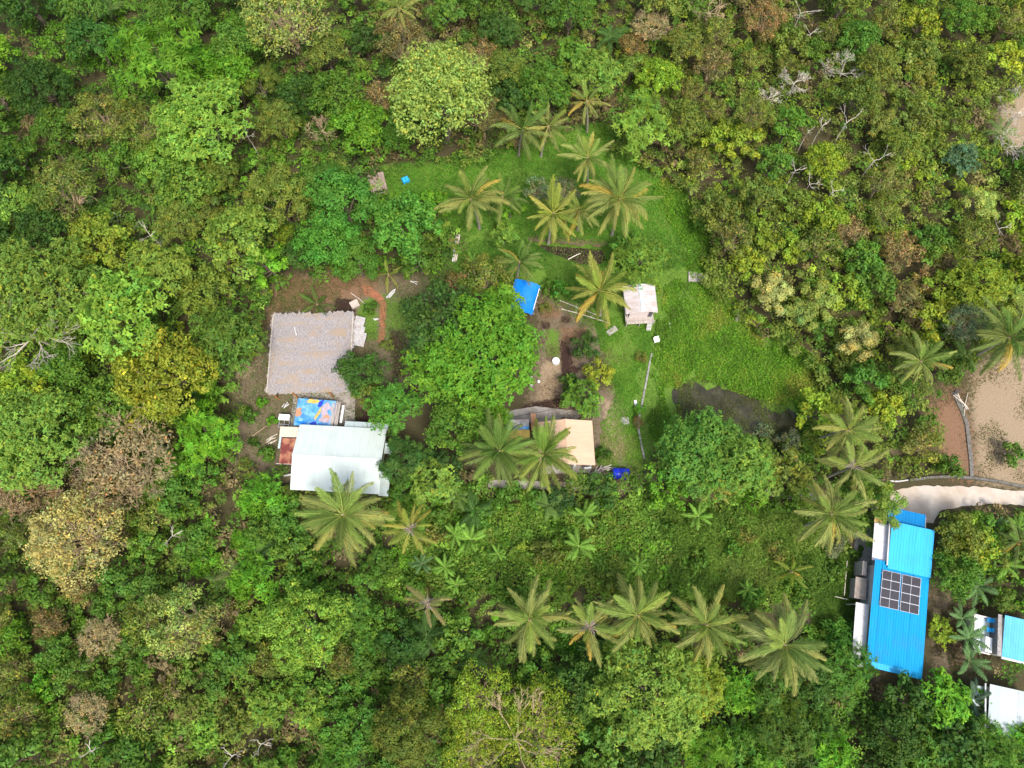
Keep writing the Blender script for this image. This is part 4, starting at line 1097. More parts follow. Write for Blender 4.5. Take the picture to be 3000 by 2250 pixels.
pole('pale pole lying above the thatched house', (1028, 858), (1075, 896), 0.1, 0.1, 0.05, M['pale_wood'])
pole('bamboo pole in the yard left of the red lean-to', (735, 1280), (795, 1240), 0.3, 0.3, 0.05, M['tan_bark'], sub=3)
pole('pale pole standing in the drain of the bare field', (2824, 1218), (2836, 1150), 0.1, 0.3, 0.05, M['pale_wood'])
pole('short pale log on the bank of the creek', (1664, 760), (1700, 742), 0.15, 0.15, 0.08, M['pale_wood'])

# field drain, road wall
def strip(name, label, cat, pts, w, h, mat, piece, part):
    t = thing(name, label, cat, G(*pts[0]))
    for i in range(len(pts) - 1):
        a, b = G(*pts[i]), G(*pts[i + 1])
        n = max(1, round((b - a).length / piece))
        for j in range(n):
            p, q = a.lerp(b, j / n), a.lerp(b, (j + 0.985) / n)
            d = q - p; c = (p + q) / 2 - t.location
            MB().box((c.x, c.y, h / 2 - 0.02), (d.length, w * random.uniform(.92, 1.05), h * random.uniform(.85, 1.1)), math.atan2(d.y, d.x)).obj(part, mat, t)
    return t
strip('field_drain', 'old grey concrete drain running down the bare field', 'drain', [(2800, 1165), (2818, 1205), (2832, 1245), (2838, 1300), (2844, 1350), (2846, 1400)], 0.5, 0.16, M['drain'], 1.5, 'drain_block')
strip('roadside_wall', 'low grey retaining wall along the upper side of the concrete road', 'wall', [(2660, 1408), (2720, 1400), (2780, 1397), (2850, 1402), (2920, 1412), (3000, 1428), (3120, 1450)], 0.3, 0.4, M['drain'], 1.4, 'wall_block')
strip('white_pipe', 'white pipe lying beside the left end of the concrete road', 'pipe', [(2545, 1412), (2575, 1408), (2630, 1411), (2690, 1403)], 0.16, 0.2, M['white_paint'], 1.6, 'pipe_length')

# ------------------------------------------------------------------ palms
def frond_mesh(seed, L=4.3, bend=1.0, dry=False, n=46, droop=0.55):
    r = np.random.default_rng(seed)
    S = 13
    pts = []
    x = z = y = 0.0
    side = r.uniform(-0.55, 0.55)
    for i in range(S):
        s = i / (S - 1)
        pts.append((x, y, z))
        ang = -bend * s ** 1.4
        x += L / (S - 1) * math.cos(ang); z += L / (S - 1) * math.sin(ang); y += side * s * L / (S - 1)
    P = np.array(pts)
    def at(s):
        f = s * (S - 1); i = np.minimum(f.astype(int), S - 2); w = (f - i)[:, None]
        p = P[i] * (1 - w) + P[i + 1] * w
        return p, unit(P[i + 1] - P[i])
    V, F, T = [], [], []
    base = 0
    for sd in (-1, 1):
        s = np.linspace(0.14, 0.995, n) + r.uniform(-.006, .006, n)
        if dry: s = s[r.random(n) < 0.35]
        s = np.clip(s, 0.1, 0.999)
        p, d = at(s)
        m = len(s)
        ln = 0.92 * np.sin(np.pi * np.clip(0.16 + 0.80 * s, 0, 1)) ** 0.7 * r.uniform(0.55, 1.22, m)
        lat = np.cross(np.array([0, 0, 1.0]), d); lat = unit(lat) * sd
        dr = droop * r.uniform(0.6, 1.3, m)
        q = unit(lat * 0.78 + d * (0.55 + 0.6 * s[:, None]) + np.array([0, 0, -1.0]) * dr[:, None] * 0.95)
        nrm = unit(np.cross(q, np.cross(np.array([0, 0, 1.0]), q) + 1e-6))
        w = unit(np.cross(q, np.array([0, 0, 1.0]))) * (0.026 + 0.010 * r.random((m, 1)))
        mid = p + q * ln[:, None] * 0.5
        tip = p + q * ln[:, None] * 0.98 + np.array([0, 0, -1.0]) * (ln * dr * 0.35)[:, None]
        v = np.stack([p, mid + w, tip, mid - w], 1).reshape(-1, 3)
        V.append(v); F.append(base + np.arange(4 * m).reshape(m, 4)); base += 4 * m
        tv = np.exp(r.normal(0, 0.16, (m, 1)))
        tip_y = np.clip((s - 0.7) / 0.3, 0, 1)[:, None]
        T.append(np.repeat(tv * (1 + tip_y * np.array([0.22, 0.10, 0.1])), 4, 0))
    # midrib: a tapered three sided bar
    rib, rf = [], []
    for i, (p) in enumerate(P):
        rr_ = 0.055 * (1 - 0.8 * i / (S - 1)) + 0.008
        rib += [(p[0], p[1] - rr_, p[2] - 0.01), (p[0], p[1] + rr_, p[2] - 0.01), (p[0], p[1], p[2] + rr_ * 0.7)]
    for i in range(S - 1):
        for k in range(3):
            rf.append((3 * i + k, 3 * i + (k + 1) % 3, 3 * i + 3 + (k + 1) % 3, 3 * i + 3 + k))
    V.append(np.array(rib)); F.append(base + np.array(rf))
    T.append(np.tile(np.array([[1.9, 1.65, 1.8]]), (len(rib), 1)))
    return mesh_np('frond', np.concatenate(V), np.concatenate(F), LEAF, np.concatenate(T))
FR = {'up': [frond_mesh(i, 3.6, 0.6, droop=0.25) for i in range(3)], 'mid': [frond_mesh(10 + i, 4.3, 0.8 + 0.09 * i, droop=0.6) for i in range(6)],
      'low': [frond_mesh(20 + i, 4.2, 0.95 + 0.1 * i, droop=0.8) for i in range(6)], 'dry': [frond_mesh(30 + i, 2.9, 0.9, True, droop=1.0) for i in range(3)]}
TRUNKS = {}
def palm(px, py, rpx, label, colour=(0.17, 0.19, 0.055), n=19, h=8.5, dead=0, yellow=0.12, lean=None, only=None):
    n = n if dead or h < 3 else round(n * 1.5)
    dd, tilt, tdir = tree_rng.uniform(-10, 9), tree_rng.uniform(0, 16), tree_rng.uniform(0, 6.28)
    KEEP.append((px, py, rpx * 0.55))
    R = rpx * MPP(px, py, h)
    s = R / 3.95
    p = G(px, py, h)
    lx, ly = lean if lean else (tree_rng.uniform(-.8, .8), tree_rng.uniform(-.8, .8))
    o = thing('coconut_palm', label, 'palm tree', (p.x - lx, p.y - ly, 0), 0, 'coconut palms')
    mb = MB()
    pts = [(lx * (i / 8) ** 1.6, ly * (i / 8) ** 1.6, h * i / 8 - (0.1 if i == 0 else 0)) for i in range(9)]
    mb.tube(pts, [0.24 * s + 0.02 if i == 0 else (0.17 - 0.006 * i) * (0.6 + 0.4 * s) for i in range(9)], 8)
    mb.obj('trunk', M['palm_bark'], o)
    top = Vector((lx, ly, h))
    off = tree_rng.uniform(0, 6.28)
    for i in range(n):
        f = i / max(1, n - 1)
        az = off + i * 2.39996 + tree_rng.uniform(-.3, .3)
        incl = math.radians(70 - 84 * f ** 0.85 + tree_rng.uniform(-12, 12) + dd + tilt * math.cos(az - tdir))
        kind = 'up' if f < 0.2 else ('mid' if f < 0.65 else 'low')
        q = link('frond', tree_rng.choice(FR[kind]), o)
        g = math.exp(tree_rng.gauss(0, 0.12))
        c = [a * g for a in colour]
        if f < 0.25: c = [c[0] * 0.75, c[1] * 0.95, c[2] * 0.7]
        if tree_rng.random() < yellow * 0.55 and f > 0.4: c = [0.40, 0.31, 0.06]
        elif tree_rng.random() < 0.25: c = [c[0] * 1.2, c[1] * 1.08, c[2]]
        q.color = (*c, 1)
        q.location = top + Vector((0.12 * math.cos(az), 0.12 * math.sin(az), 0.25 * (1 - f)))
        q.rotation_euler = (tree_rng.uniform(-.25, .25), -incl, az)
        ss = s * tree_rng.uniform(0.78, 1.12)
        q.scale = (ss, ss * tree_rng.uniform(0.8, 1.05), ss)
    for i in range(dead):
        az = off + i * 2.39996 * 1.7 + tree_rng.uniform(-.3, .3)
        q = link('dead_frond', tree_rng.choice(FR['dry']), o)
        q.color = (0.34, 0.29, 0.25, 1)
        q.location = top + Vector((0, 0, 0.12))
        q.rotation_euler = (tree_rng.uniform(-.4, .4), -math.radians(tree_rng.uniform(15, 78)), az)
        ss = s * tree_rng.uniform(0.28, 0.55)
        q.scale = (ss, ss * 0.8, ss)
    MB().add(*lathe([(0.05, h - 0.5), (0.22 * s, h - 0.25), (0.2 * s, h + 0.15), (0.05, h + 0.45)], 9)).obj('heart', M['tan_bark'], o, True).location = (lx, ly, 0)
    if tree_rng.random() < 0.6 and not dead:
        for i in range(4):
            a = tree_rng.uniform(0, 6.28)
            k = MB().add(*lathe([(0.0, -0.15), (0.1, -0.1), (0.13, 0.0), (0.09, 0.1), (0.0, 0.15)], 8)).obj('coconut', M['orange_wood'], o, True)
            k.location = top + Vector((0.32 * math.cos(a), 0.32 * math.sin(a), -0.15))
    return o
OLV = (0.235, 0.270, 0.072); DRK = (0.145, 0.205, 0.050); YLW = (0.265, 0.285, 0.058)
palm(1168, 25, 62, 'small thin coconut palm at the top edge above the pale domed tree', OLV, 12, 8, lean=(0.1, 0.3))
palm(1531, 380, 92, 'coconut palm with yellow lower fronds right of the pale domed tree', DRK, 13, 6, yellow=0.4)
palm(1606, 372, 72, 'smaller coconut palm with orange fronds at the upper end of the lawn', OLV, 9, 5.5, yellow=0.5)
palm(1719, 300, 62, 'small coconut palm with browned fronds at the top of the lawn', OLV, 9, 6, yellow=0.45)
palm(1722, 465, 84, 'coconut palm standing alone on the grass above the palm group', OLV, 14, 7)
palm(1380, 584, 102, 'leftmost coconut palm of the group above the creek', OLV, 18, 8)
palm(1472, 578, 72, 'short coconut palm tucked right of the leftmost one above the creek', DRK, 12, 5.5)
palm(1622, 628, 92, 'coconut palm with yellowing lower fronds directly above the creek', YLW, 13, 7, yellow=0.3)
palm(1698, 618, 74, 'slim coconut palm between two fuller ones above the creek', OLV, 11, 6)
palm(1814, 586, 104, 'full round coconut palm, rightmost of the group above the creek', OLV, 26, 9)
palm(1522, 768, 72, 'dark coconut palm just above the blue tarpaulin canopy', DRK, 14, 5)
palm(1757, 853, 98, 'yellow-green coconut palm left of the stilt hut', YLW, 16, 6.5)
palm(1462, 1322, 112, 'dark green coconut palm left of its twin at the peach house', DRK, 26, 9, yellow=0.03)
palm(1592, 1332, 112, 'coconut palm overhanging the peach roof', (0.185, 0.245, 0.05), 24, 9, yellow=0.03)
palm(1004, 1508, 132, 'big coconut palm overhanging the white roof', OLV, 26, 10)
palm(1203, 1550, 82, 'sparse coconut palm with a grey skirt of dead stalks', YLW, 15, 8, dead=22)
palm(1253, 1768, 70, 'dying coconut palm with a grey tuft and few fronds', (0.26, 0.23, 0.09), 8, 8, dead=16)
palm(1551, 1815, 112, 'leftmost coconut palm of the lower row', OLV, 16, 8.5)
palm(1728, 1838, 96, 'coconut palm with a grey dead centre in the lower row', (0.23, 0.26, 0.07), 17, 8.5, dead=24, yellow=0.3)
palm(1868, 1802, 112, 'coconut palm right of the grey centred one in the lower row', OLV, 17, 9)
palm(2068, 1830, 106, 'fourth coconut palm of the lower row above the bright domed tree', OLV, 17, 9)
palm(2299, 1888, 126, 'largest coconut palm, at the right end of the lower row', (0.225, 0.265, 0.08), 26, 10)
palm(2434, 1508, 110, 'coconut palm just left of the small blue porch roof', OLV, 18, 9)
palm(2497, 1368, 100, 'coconut palm with grey dead stalks at the left end of the road', (0.24, 0.265, 0.075), 18, 8.5, dead=12)
palm(2484, 1262, 92, 'topmost of the three coconut palms right of the pond', OLV, 15, 7.5)
palm(2088, 1408, 86, 'drooping coconut palm under the lower edge of the pond tree', OLV, 13, 6)
palm(2695, 1060, 82, 'coconut palm with an orange frond left of the bare field', (0.21, 0.26, 0.065), 14, 6.5, yellow=0.2)
palm(2955, 990, 118, 'large dark coconut palm above the bare field at the right edge', DRK, 20, 8)
palm(2318, 1675, 58, 'young yellow-green palm on the low greenery left of the blue house', (0.20, 0.25, 0.04), 8, 2.0)
palm(930, 893, 56, 'young dark green palm just above the thatched roof', (0.09, 0.15, 0.03), 9, 1.6)
palm(1138, 805, 48, 'young yellowish palm under the tree above the red path', YLW, 8, 2.5)
palm(2985, 1585, 62, 'dark palm among the banana plants at the right edge', DRK, 11, 5)

# ------------------------------------------------------------------ banana plants
def banana_leaf(seed):
    r = np.random.default_rng(seed)
    S, L = 11, 2.2
    V, F, T = [], [], []
    x = z = 0.0
    pts = []
    for i in range(S):
        s = i / (S - 1)
        pts.append((x, 0, z))
        a = -1.0 * s ** 1.5
        x += L / (S - 1) * math.cos(a); z += L / (S - 1) * math.sin(a)
    for i in range(1, S - 1):
        s0, s1 = i / (S - 1), (i + 1) / (S - 1)
        for sd in (-1, 1):
            w0 = 0.30 * math.sin(math.pi * min(1, 0.12 + 0.88 * s0)) ** 0.6 * r.uniform(.85, 1.1)
            w1 = 0.30 * math.sin(math.pi * min(0.98, 0.12 + 0.88 * s1)) ** 0.6 * r.uniform(.85, 1.1)
            g = r.choice([0, 0.03, 0.06])
            b = len(V)
            a, c = pts[i], pts[i + 1]
            V += [(a[0], 0, a[2]), (c[0], 0, c[2]), (c[0] + 0.08 - g, sd * w1, c[2] - 0.10 - r.uniform(0, .08)), (a[0] + 0.08 + g, sd * w0, a[2] - 0.10 - r.uniform(0, .08))]
            F.append((b, b + 1, b + 2, b + 3))
            tv = math.exp(r.normal(0, 0.12))
            T += [(1.5 * tv, 1.35 * tv, 1.5 * tv)] * 2 + [(tv, tv, tv)] * 2
    b = len(V)
    for i, p in enumerate(pts):
        w = 0.045 * (1 - 0.75 * i / (S - 1))
        V += [(p[0], -w, p[2] + 0.01), (p[0], w, p[2] + 0.01)]
        T += [(2.0, 1.7, 1.9)] * 2
    for i in range(S - 1):
        F.append((b + 2 * i, b + 2 * i + 1, b + 2 * i + 3, b + 2 * i + 2))
    return mesh_np('leaf', np.array(V), np.array(F), LEAF, np.array(T))
BL = [banana_leaf(i) for i in range(5)]
def banana(px, py, rpx, label, colour=(0.10, 0.20, 0.035), n=9, h=2.6, flat=False):
    KEEP.append((px, py, rpx * 0.7))
    R = rpx * MPP(px, py, h)
    s = R / 1.9
    p = G(px, py, h)
    o = thing('banana_plant', label, 'banana plant', (p.x, p.y, 0), 0, 'banana plants')
    MB().tube([(0, 0, -0.1), (0.05, 0.03, h * 0.5), (0, 0, h)], [0.17, 0.14, 0.08], 7).obj('stem', M['tan_bark'], o)
    off = tree_rng.uniform(0, 6.28)
    for i in range(n):
        q = link('leaf', tree_rng.choice(BL), o)
        g = math.exp(tree_rng.gauss(0, 0.15))
        q.color = (*[a * g for a in colour], 1)
        q.location = (0, 0, h - 0.05)
        q.rotation_euler = (tree_rng.uniform(-.3, .3), -math.radians(tree_rng.uniform(10, 62)), off + i * 2.39996 + tree_rng.uniform(-.2, .2))
        q.scale = (s * tree_rng.uniform(.85, 1.1),) * 3
    return o
BR = (0.115, 0.235, 0.030); BD = (0.075, 0.15, 0.045)
for a in [(1378, 1580, 48, 'bright banana plant, larger of the pair right of the grey skirted palm', BR), (1332, 1565, 38, 'bright banana plant, smaller of the pair right of the grey skirted palm', BR),
          (1303, 1660, 36, 'bright banana plant above the dying palm', BR), (1235, 1652, 34, 'dark banana plant below the grey skirted palm', BD), (1695, 1600, 46, 'bright star shaped banana plant in the low greenery at centre bottom', BR),
          (1458, 1622, 26, 'very small banana plant right of the bright pair', BR), (1868, 1655, 34, 'banana plant above the lower palm row', BR), (1712, 1510, 42, 'banana plant near the concrete path below the peach house', BR),
          (2046, 1512, 42, 'bright banana plant below the drooping palm', BR), (2190, 1728, 30, 'small banana plant above the largest lower palm', BR), (1335, 1712, 28, 'banana plant right of the dying palm', BR),
          (2862, 1718, 52, 'leaning banana plant above the white terrace', BD), (2818, 1812, 46, 'upper banana plant of the clump beside the white terrace', BD), (2838, 1868, 52, 'middle banana plant of the clump beside the white terrace', BD),
          (2838, 1935, 55, 'lower banana plant of the clump beside the white terrace', BD), (2850, 2050, 54, 'dark banana plant overlapping the lower white roof', (0.05, 0.095, 0.05)), (2905, 1600, 46, 'banana plant at the right of the dense tree by the blue house', BR),
          (2945, 1655, 50, 'banana plant above the sky blue roof', BR), (2985, 1545, 40, 'banana plant below the road at the right edge', BR), (2915, 1545, 38, 'banana plant below the concrete road', BD),
          (1385, 765, 34, 'bright young banana plant above the brownish bush near the footbridge', BR), (2115, 400, 30, 'young banana plant at the right side of the lawn top', BR)]:
    banana(*a[:4], colour=a[4])

# ------------------------------------------------------------------ bare trees
def bare_mesh(seed, R, depth=4, spread=0.75, upz=0.35, flatz=0.5, start=5, r0=0.13, rmin=0.018):
    rr = random.Random(seed)
    mb = MB()
    def grow(p, d, l, r, k):
        e = p + d * l
        side = Vector((rr.uniform(-1, 1), rr.uniform(-1, 1), rr.uniform(-.4, .4))) * l * 0.14
        mb.tube([p, (p + e) / 2 + side, e], [r, r * .82, r * .62], 5 if r > 0.05 else 3, cap=False)
        if k == 0: return
        for _ in range(rr.choice((2, 3, 3))):
            nd = (d + Vector((rr.uniform(-1, 1), rr.uniform(-1, 1), rr.uniform(-.5, .8) * flatz)) * spread).normalized()
            grow(e if rr.random() < .7 else (p + e) / 2 + side, nd, l * rr.uniform(.55, .85), max(r * .62, rmin), k - 1)
    for i in range(start):
        a = 6.28 * i / start + rr.uniform(-.4, .4)
        grow(Vector((0, 0, 0)), Vector((math.cos(a), math.sin(a), upz)).normalized(), R * 0.36, r0, depth)
    return mb
def bare(px, py, rpx, label, mat, seed, h=6.0, depth=4, start=5, r0=0.13, spread=0.75, name='bare_tree', cat='bare tree', upz=0.35, dry=None):
    KEEP.append((px, py, rpx * 0.75))
    R = rpx * MPP(px, py, h)
    p = G(px, py, h)
    o = thing(name, label, cat, (p.x, p.y, 0))
    MB().tube([(0.2, -0.1, -0.1), (0.1, 0.1, h * .5), (0, 0, h)], [r0 * 1.9, r0 * 1.5, r0 * 1.1], 7).obj('trunk', mat, o)
    k = bare_mesh(seed, R, depth, spread, upz, 0.5, start, r0).obj('branches', mat, o)
    k.location = (0, 0, h)
    if dry:
        R0 = SIZES['L']
        q = link('dry_leaves', make_proto('sparse', 'L', 0)[1], o, dry)
        q.location = (0, 0, h + 0.12 * R); q.scale = (R / R0 * 0.85, R / R0 * 0.85, R / R0 * 0.5)
    return o
bare(95, 985, 190, 'bare pale tree with bleached forking branches at the left edge', M['pale_bark'], 3, 7, 4, 6, 0.12, 0.6)
bare(395, 1345, 165, 'wide leafless brown twiggy tree left of the bright green tree', M['brown_twig'], 8, 6.0, 5, 8, 0.10, 0.85, dry=(0.30, 0.24, 0.115))
bare(330, 1430, 120, 'leafless brown tree overlapping the lower side of the twiggy one', M['brown_twig'], 9, 5.0, 5, 7, 0.08, 0.85, dry=(0.29, 0.225, 0.10))
bare(95, 1440, 110, 'reddish brown bare brush near the left edge above the tan tree', M['brown_twig'], 12, 4.0, 5, 7, 0.06, 0.9, dry=(0.27, 0.19, 0.09))
bare(1510, 2165, 165, 'pale radiating branches of the thin yellow-green tree at the bottom', M['tan_bark'], 21, 6.6, 4, 8, 0.055, 0.55, upz=0.3)
DB = [(2345, 40, 75, 'white dead branches at the top edge right of centre'), (2375, 100, 45, 'small dead white branch below the ones at the top edge'), (2465, 215, 70, 'dead grey brush high in the right scrub'), (2480, 360, 75, 'dead tangle of grey branches in the middle of the right scrub'),
      (2368, 385, 42, 'curling white dead branch, left of a pair in the right scrub'), (2408, 370, 36, 'curling white dead branch, right of a pair in the right scrub'), (2560, 470, 70, 'forked white dead branch reaching up in the right scrub'),
      (2330, 500, 46, 'white dead branch left of the crooked one in the right scrub'), (2372, 540, 48, 'crooked white dead branch low in the right scrub'), (2440, 560, 48, 'stubby white dead snag in the right scrub'),
      (2325, 245, 55, 'pale dead brush in the upper right scrub'), (2250, 290, 40, 'thin dead branch left of the pale dead brush'), (2925, 670, 45, 'white dead shrub near the right edge above the palms'), (2985, 330, 90, 'large heap of bare grey brush at the right edge'),
      (2960, 430, 60, 'lower heap of bare grey brush at the right edge'), (505, 1570, 50, 'antler shaped white dead branch right of the tan tree'), (440, 690, 60, 'pale dead branches above the light green trees on the left'), (725, 400, 45, 'thin white dead branch right of the big leaved tree'),
      (265, 2200, 42, 'arched white dead branch near the bottom left'), (680, 2215, 55, 'tangle of pale dead twigs at the bottom edge left of centre'), (765, 2180, 50, 'grey dead twigs above the tangle at the bottom edge'), (2075, 40, 55, 'straw coloured dead tuft near the top edge'),
      (1905, 90, 70, 'dry brown twiggy bush at the top right of the pale domed tree'), (945, 385, 60, 'dry straw coloured brush left of the bright tree by the clearing'), (300, 1870, 75, 'dry reddish brush in the lower left scrub'), (265, 2090, 80, 'dry brown brush below the reddish one in the lower left scrub')]
for i, (px, py, r, lab) in enumerate(DB):
    dry = any(w in lab for w in ('brown', 'reddish', 'straw', 'brush'))
    bare(px, py, r, lab, M['brown_twig' if 'brown' in lab or 'redd' in lab else ('tan_bark' if 'straw' in lab else 'pale_bark')], 100 + i, 3.6 if dry else 4.6, 4 if dry else 2, 7 if dry else 3, 0.04 if dry else 0.05, 0.9 if dry else 0.7, 'dead_brush' if dry else 'dead_branch_tree', 'dead brush' if dry else 'dead tree', 0.3 if dry else 0.6, (0.33, 0.27, 0.12) if dry and ('brown' in lab or 'redd' in lab) else None)

# ------------------------------------------------------------------ named trees
T = plant_tree
T(1290, 285, 150, 'dome', 'pale green', 'huge pale olive domed tree standing above the clearing', 'X', 1.1)
T(1432, 1040, 168, 'cloud', 'vivid green', 'huge bright green tree in the middle of the yard', 'X', 1.0)
T(1470, 890, 62, 'whorl', 'bright green', 'bright green upper lobe of the yard tree beside the blue canopy', 'M', 1.2)
T(1300, 945, 120, 'broad', 'dark green', 'dark green tree at the upper left of the huge bright green tree', 'L', 1.0)
T(1278, 1090, 100, 'whorl', 'bright green', 'bright green tree at the lower left of the huge yard tree')
T(1410, 1195, 98, 'whorl', 'vivid green', 'bright green lower crown reaching from the yard tree to the twin palms')
T(1335, 1255, 100, 'broad', 'green', 'dull green tree between the white house and the twin palms')
T(1300, 1370, 60, 'broad', 'deep green', 'small dark tree below the dull green one by the twin palms')
T(2040, 1330, 132, 'cloud', 'mid green', 'very large round green tree beside the pond', 'X', 0.95)
T(2165, 1355, 100, 'cloud', 'mid green', 'large rounded green crown joined to the right of the very large pond tree', 'L', 1.2)
T(2225, 1410, 56, 'whorl', 'light green', 'light green tree against the right side of the very large pond tree', 'M', 1.3)
T(2295, 1385, 72, 'broad', 'olive', 'olive tree right of the pond tree above the lower path')
T(1152, 1195, 80, 'whorl', 'fresh green', 'fresh green bushy tree right of the tarpaulin shelter')
T(1058, 1095, 76, 'broad', 'dark green', 'dark tree leaning over the right side of the thatched roof')
T(1085, 1160, 50, 'broad', 'olive', 'small olive tree between thatched house and fresh green bushy tree')
T(1182, 1345, 76, 'feather', 'dark green', 'dark feathery tree against the right wall of the white house')
T(1262, 1412, 72, 'whorl', 'light green', 'light green tree below the dark feathery one')
T(1180, 1440, 46, 'broad', 'green', 'small green tree at the lower right corner of the white roof')
T(1715, 1018, 46, 'broad', 'dark green', 'round dark clipped bush on the bare soil', 'M', 0.7)
T(1750, 1098, 48, 'broad', 'yellow-green', 'yellowish bush below the round dark bush', 'M', 0.6)
T(1700, 1168, 62, 'whorl', 'green', 'leafy bush above the peach roof', 'M', 0.7)
T(1665, 1130, 34, 'broad', 'dark green', 'small dark bush at the left of the leafy bush by the peach roof')
T(605, 1262, 88, 'feather', 'bright green', 'vivid bright green round tree left of the white house', 'L', 1.0)
T(655, 1310, 48, 'feather', 'bright green', 'vivid bright green side crown right of the round one', 'M')
T(600, 365, 140, 'whorl', 'light green', 'large light green big leaved tree in the upper left forest', 'X', 1.0)
T(460, 170, 118, 'feather', 'bright green', 'bright feathery tree near the top left', 'L', 1.25)
T(835, 50, 135, 'sparse', 'pale olive', 'thin pale tree with visible branches at the top edge', 'X')
T(960, 150, 70, 'broad', 'olive', 'olive tree just left of the pale domed tree top')
T(700, 130, 85, 'broad', 'green', 'green layered tree between the feathery tree and the thin pale tree')
T(1058, 375, 92, 'broad', 'bright green', 'bright green tree tucked against the left side of the pale domed tree', 'L', 1.0)
T(1010, 590, 100, 'puff', 'fresh green', 'cloud shaped fresh green tree left of the shaded grass', 'L', 1.0)
T(930, 545, 72, 'puff', 'green', 'cloud shaped tree touching the left of the fresh green one')
T(965, 705, 92, 'puff', 'fresh green', 'cloud shaped tree above the thatched yard', 'L')
T(1045, 760, 72, 'puff', 'green', 'cloud shaped tree above the stone slab')
T(880, 740, 60, 'broad', 'dark green', 'dark tree left of the cloud shaped trees')
T(1192, 668, 105, 'broad', 'fresh green', 'fresh green loose tree left of the plank footbridge', 'L', 0.8)
T(1260, 610, 62, 'broad', 'bright green', 'bright small tree left of the leftmost palm')
T(1225, 755, 66, 'broad', 'green', 'green tree below the footbridge end')
T(1880, 370, 92, 'feather', 'light green', 'soft light green tree on the right of the upper lawn', 'L', 0.9)
T(1600, 260, 82, 'whorl', 'green', 'glossy green tree above the orange fronded palm')
T(1500, 290, 60, 'broad', 'dark green', 'dark tree against the right side of the pale domed tree')
T(1745, 220, 78, 'whorl', 'light green', 'light green tree above the browned palm')
T(1875, 768, 82, 'whorl', 'light green', 'light green tree behind the stilt hut', 'L', 0.7)
T(1840, 720, 48, 'broad', 'green', 'small green tree at the right end of the creek')
T(1420, 830, 92, 'scrub', 'olive', 'brownish olive bush above the huge yard tree', 'L', 0.6)
T(1345, 850, 60, 'scrub', 'brownish', 'brownish bush at the upper left of the huge yard tree', 'M', 0.6)
T(1495, 605, 42, 'broad', 'bright green', 'bright small shrub among the palms above the creek')
T(1575, 560, 46, 'sparse', 'grey-green', 'pale flowering shrub among the palms above the creek')
T(1655, 565, 50, 'sparse', 'grey-green', 'pale whitish shrub left of the full round palm')
T(1475, 690, 42, 'broad', 'light green', 'pale green shrub on the grass below the short palm')
T(705, 705, 112, 'broad', 'light green', 'light green tree left of the columnar yellowish one', 'L')
T(838, 690, 36, 'fuzzy', 'yellow-green', 'narrow yellow-green columnar tree left of the cloud shaped trees', 'M', 1.1, flat=1.2)
T(130, 860, 165, 'whorl', 'light green', 'wide light green tree above the bare pale tree', 'X')
T(365, 930, 132, 'whorl', 'light green', 'large light green tree right of the bare pale tree', 'L', 1.2)
T(300, 720, 100, 'broad', 'yellow-green', 'yellow-green tree above the large light green ones')
T(490, 1108, 150, 'broad', 'yellow-green', 'wide yellow-green tree left of the thatched house', 'X')
T(668, 1000, 108, 'whorl', 'green', 'green tree close to the left of the thatched house', 'L')
T(610, 860, 85, 'broad', 'olive', 'olive tree up and left of the thatched house')
T(105, 1290, 152, 'whorl', 'light green', 'big light green tree on the left edge beside the twiggy brown one', 'X')
T(320, 1195, 98, 'broad', 'green', 'mid green tree above the twiggy brown tree')
T(190, 1080, 90, 'broad', 'green', 'green tree just below the bare pale tree')
T(560, 1195, 52, 'broad', 'dark green', 'dark small tree above the vivid bright green one')
T(240, 1575, 150, 'sparse', 'tan', 'tan yellow thinly leaved tree in the lower left', 'X')
T(160, 1600, 80, 'sparse', 'tan', 'smaller tan tree joined to the left of the tan yellow one')
T(538, 1815, 112, 'scrub', 'pale olive', 'tan green dome with a brown centre in the lower left', 'L')
T(904, 1835, 128, 'broad', 'light green', 'broad light green tree left of the dying palm', 'X')
T(1190, 2130, 108, 'fuzzy', 'olive', 'brownish olive fine leaved tree at the bottom', 'L')
T(1420, 2060, 120, 'sparse', 'yellow-green', 'upper left crown of the thin yellow-green bottom tree', 'X')
T(1590, 2120, 130, 'sparse', 'yellow-green', 'right crown of the thin yellow-green bottom tree', 'X')
T(1400, 2190, 120, 'sparse', 'yellow-green', 'lower left crown of the thin yellow-green bottom tree', 'X')
T(1895, 2020, 165, 'whorl', 'light green', 'big bright light green domed tree below the lower palm row', 'X')
T(2050, 2010, 85, 'whorl', 'yellow-green', 'yellow-green right shoulder of the big bottom domed tree')
T(1690, 2020, 95, 'broad', 'dark green', 'dark tree between the thin bottom tree and the bright domed one')
T(2655, 2062, 80, 'broad', 'dark green', 'dark green tree just below the end of the blue roof')
T(2762, 2050, 78, 'whorl', 'bright green', 'bright green tree below the blue house beside the dark one')
T(2478, 1955, 80, 'feather', 'green', 'green tree at the lower left corner of the blue roof')
T(2465, 1870, 44, 'feather', 'fresh green', 'small tree left of the blue house wall')
T(2812, 1575, 80, 'broad', 'olive', 'dense olive tree right of the lighter blue roof', 'L')
T(2800, 1680, 76, 'broad', 'green', 'dense green tree right of the solar panels', 'L')
T(2850, 1590, 70, 'broad', 'yellow-green', 'yellow-green tree at the right of the dense olive one')
T(2880, 1562, 62, 'broad', 'green', 'green tree just below the concrete road')
T(2960, 1600, 60, 'broad', 'olive', 'olive tree above the sky blue roof')
T(2905, 2195, 82, 'feather', 'green', 'feathery green tree crowding the lower side of the white roof at right', 'L')
T(2990, 2165, 52, 'feather', 'bright green', 'bright feathery tree over the lower right corner of the white roof', 'M', 1.2)
T(2985, 1935, 34, 'broad', 'green', 'green tree at the lower edge of the sky blue roof', 'M')
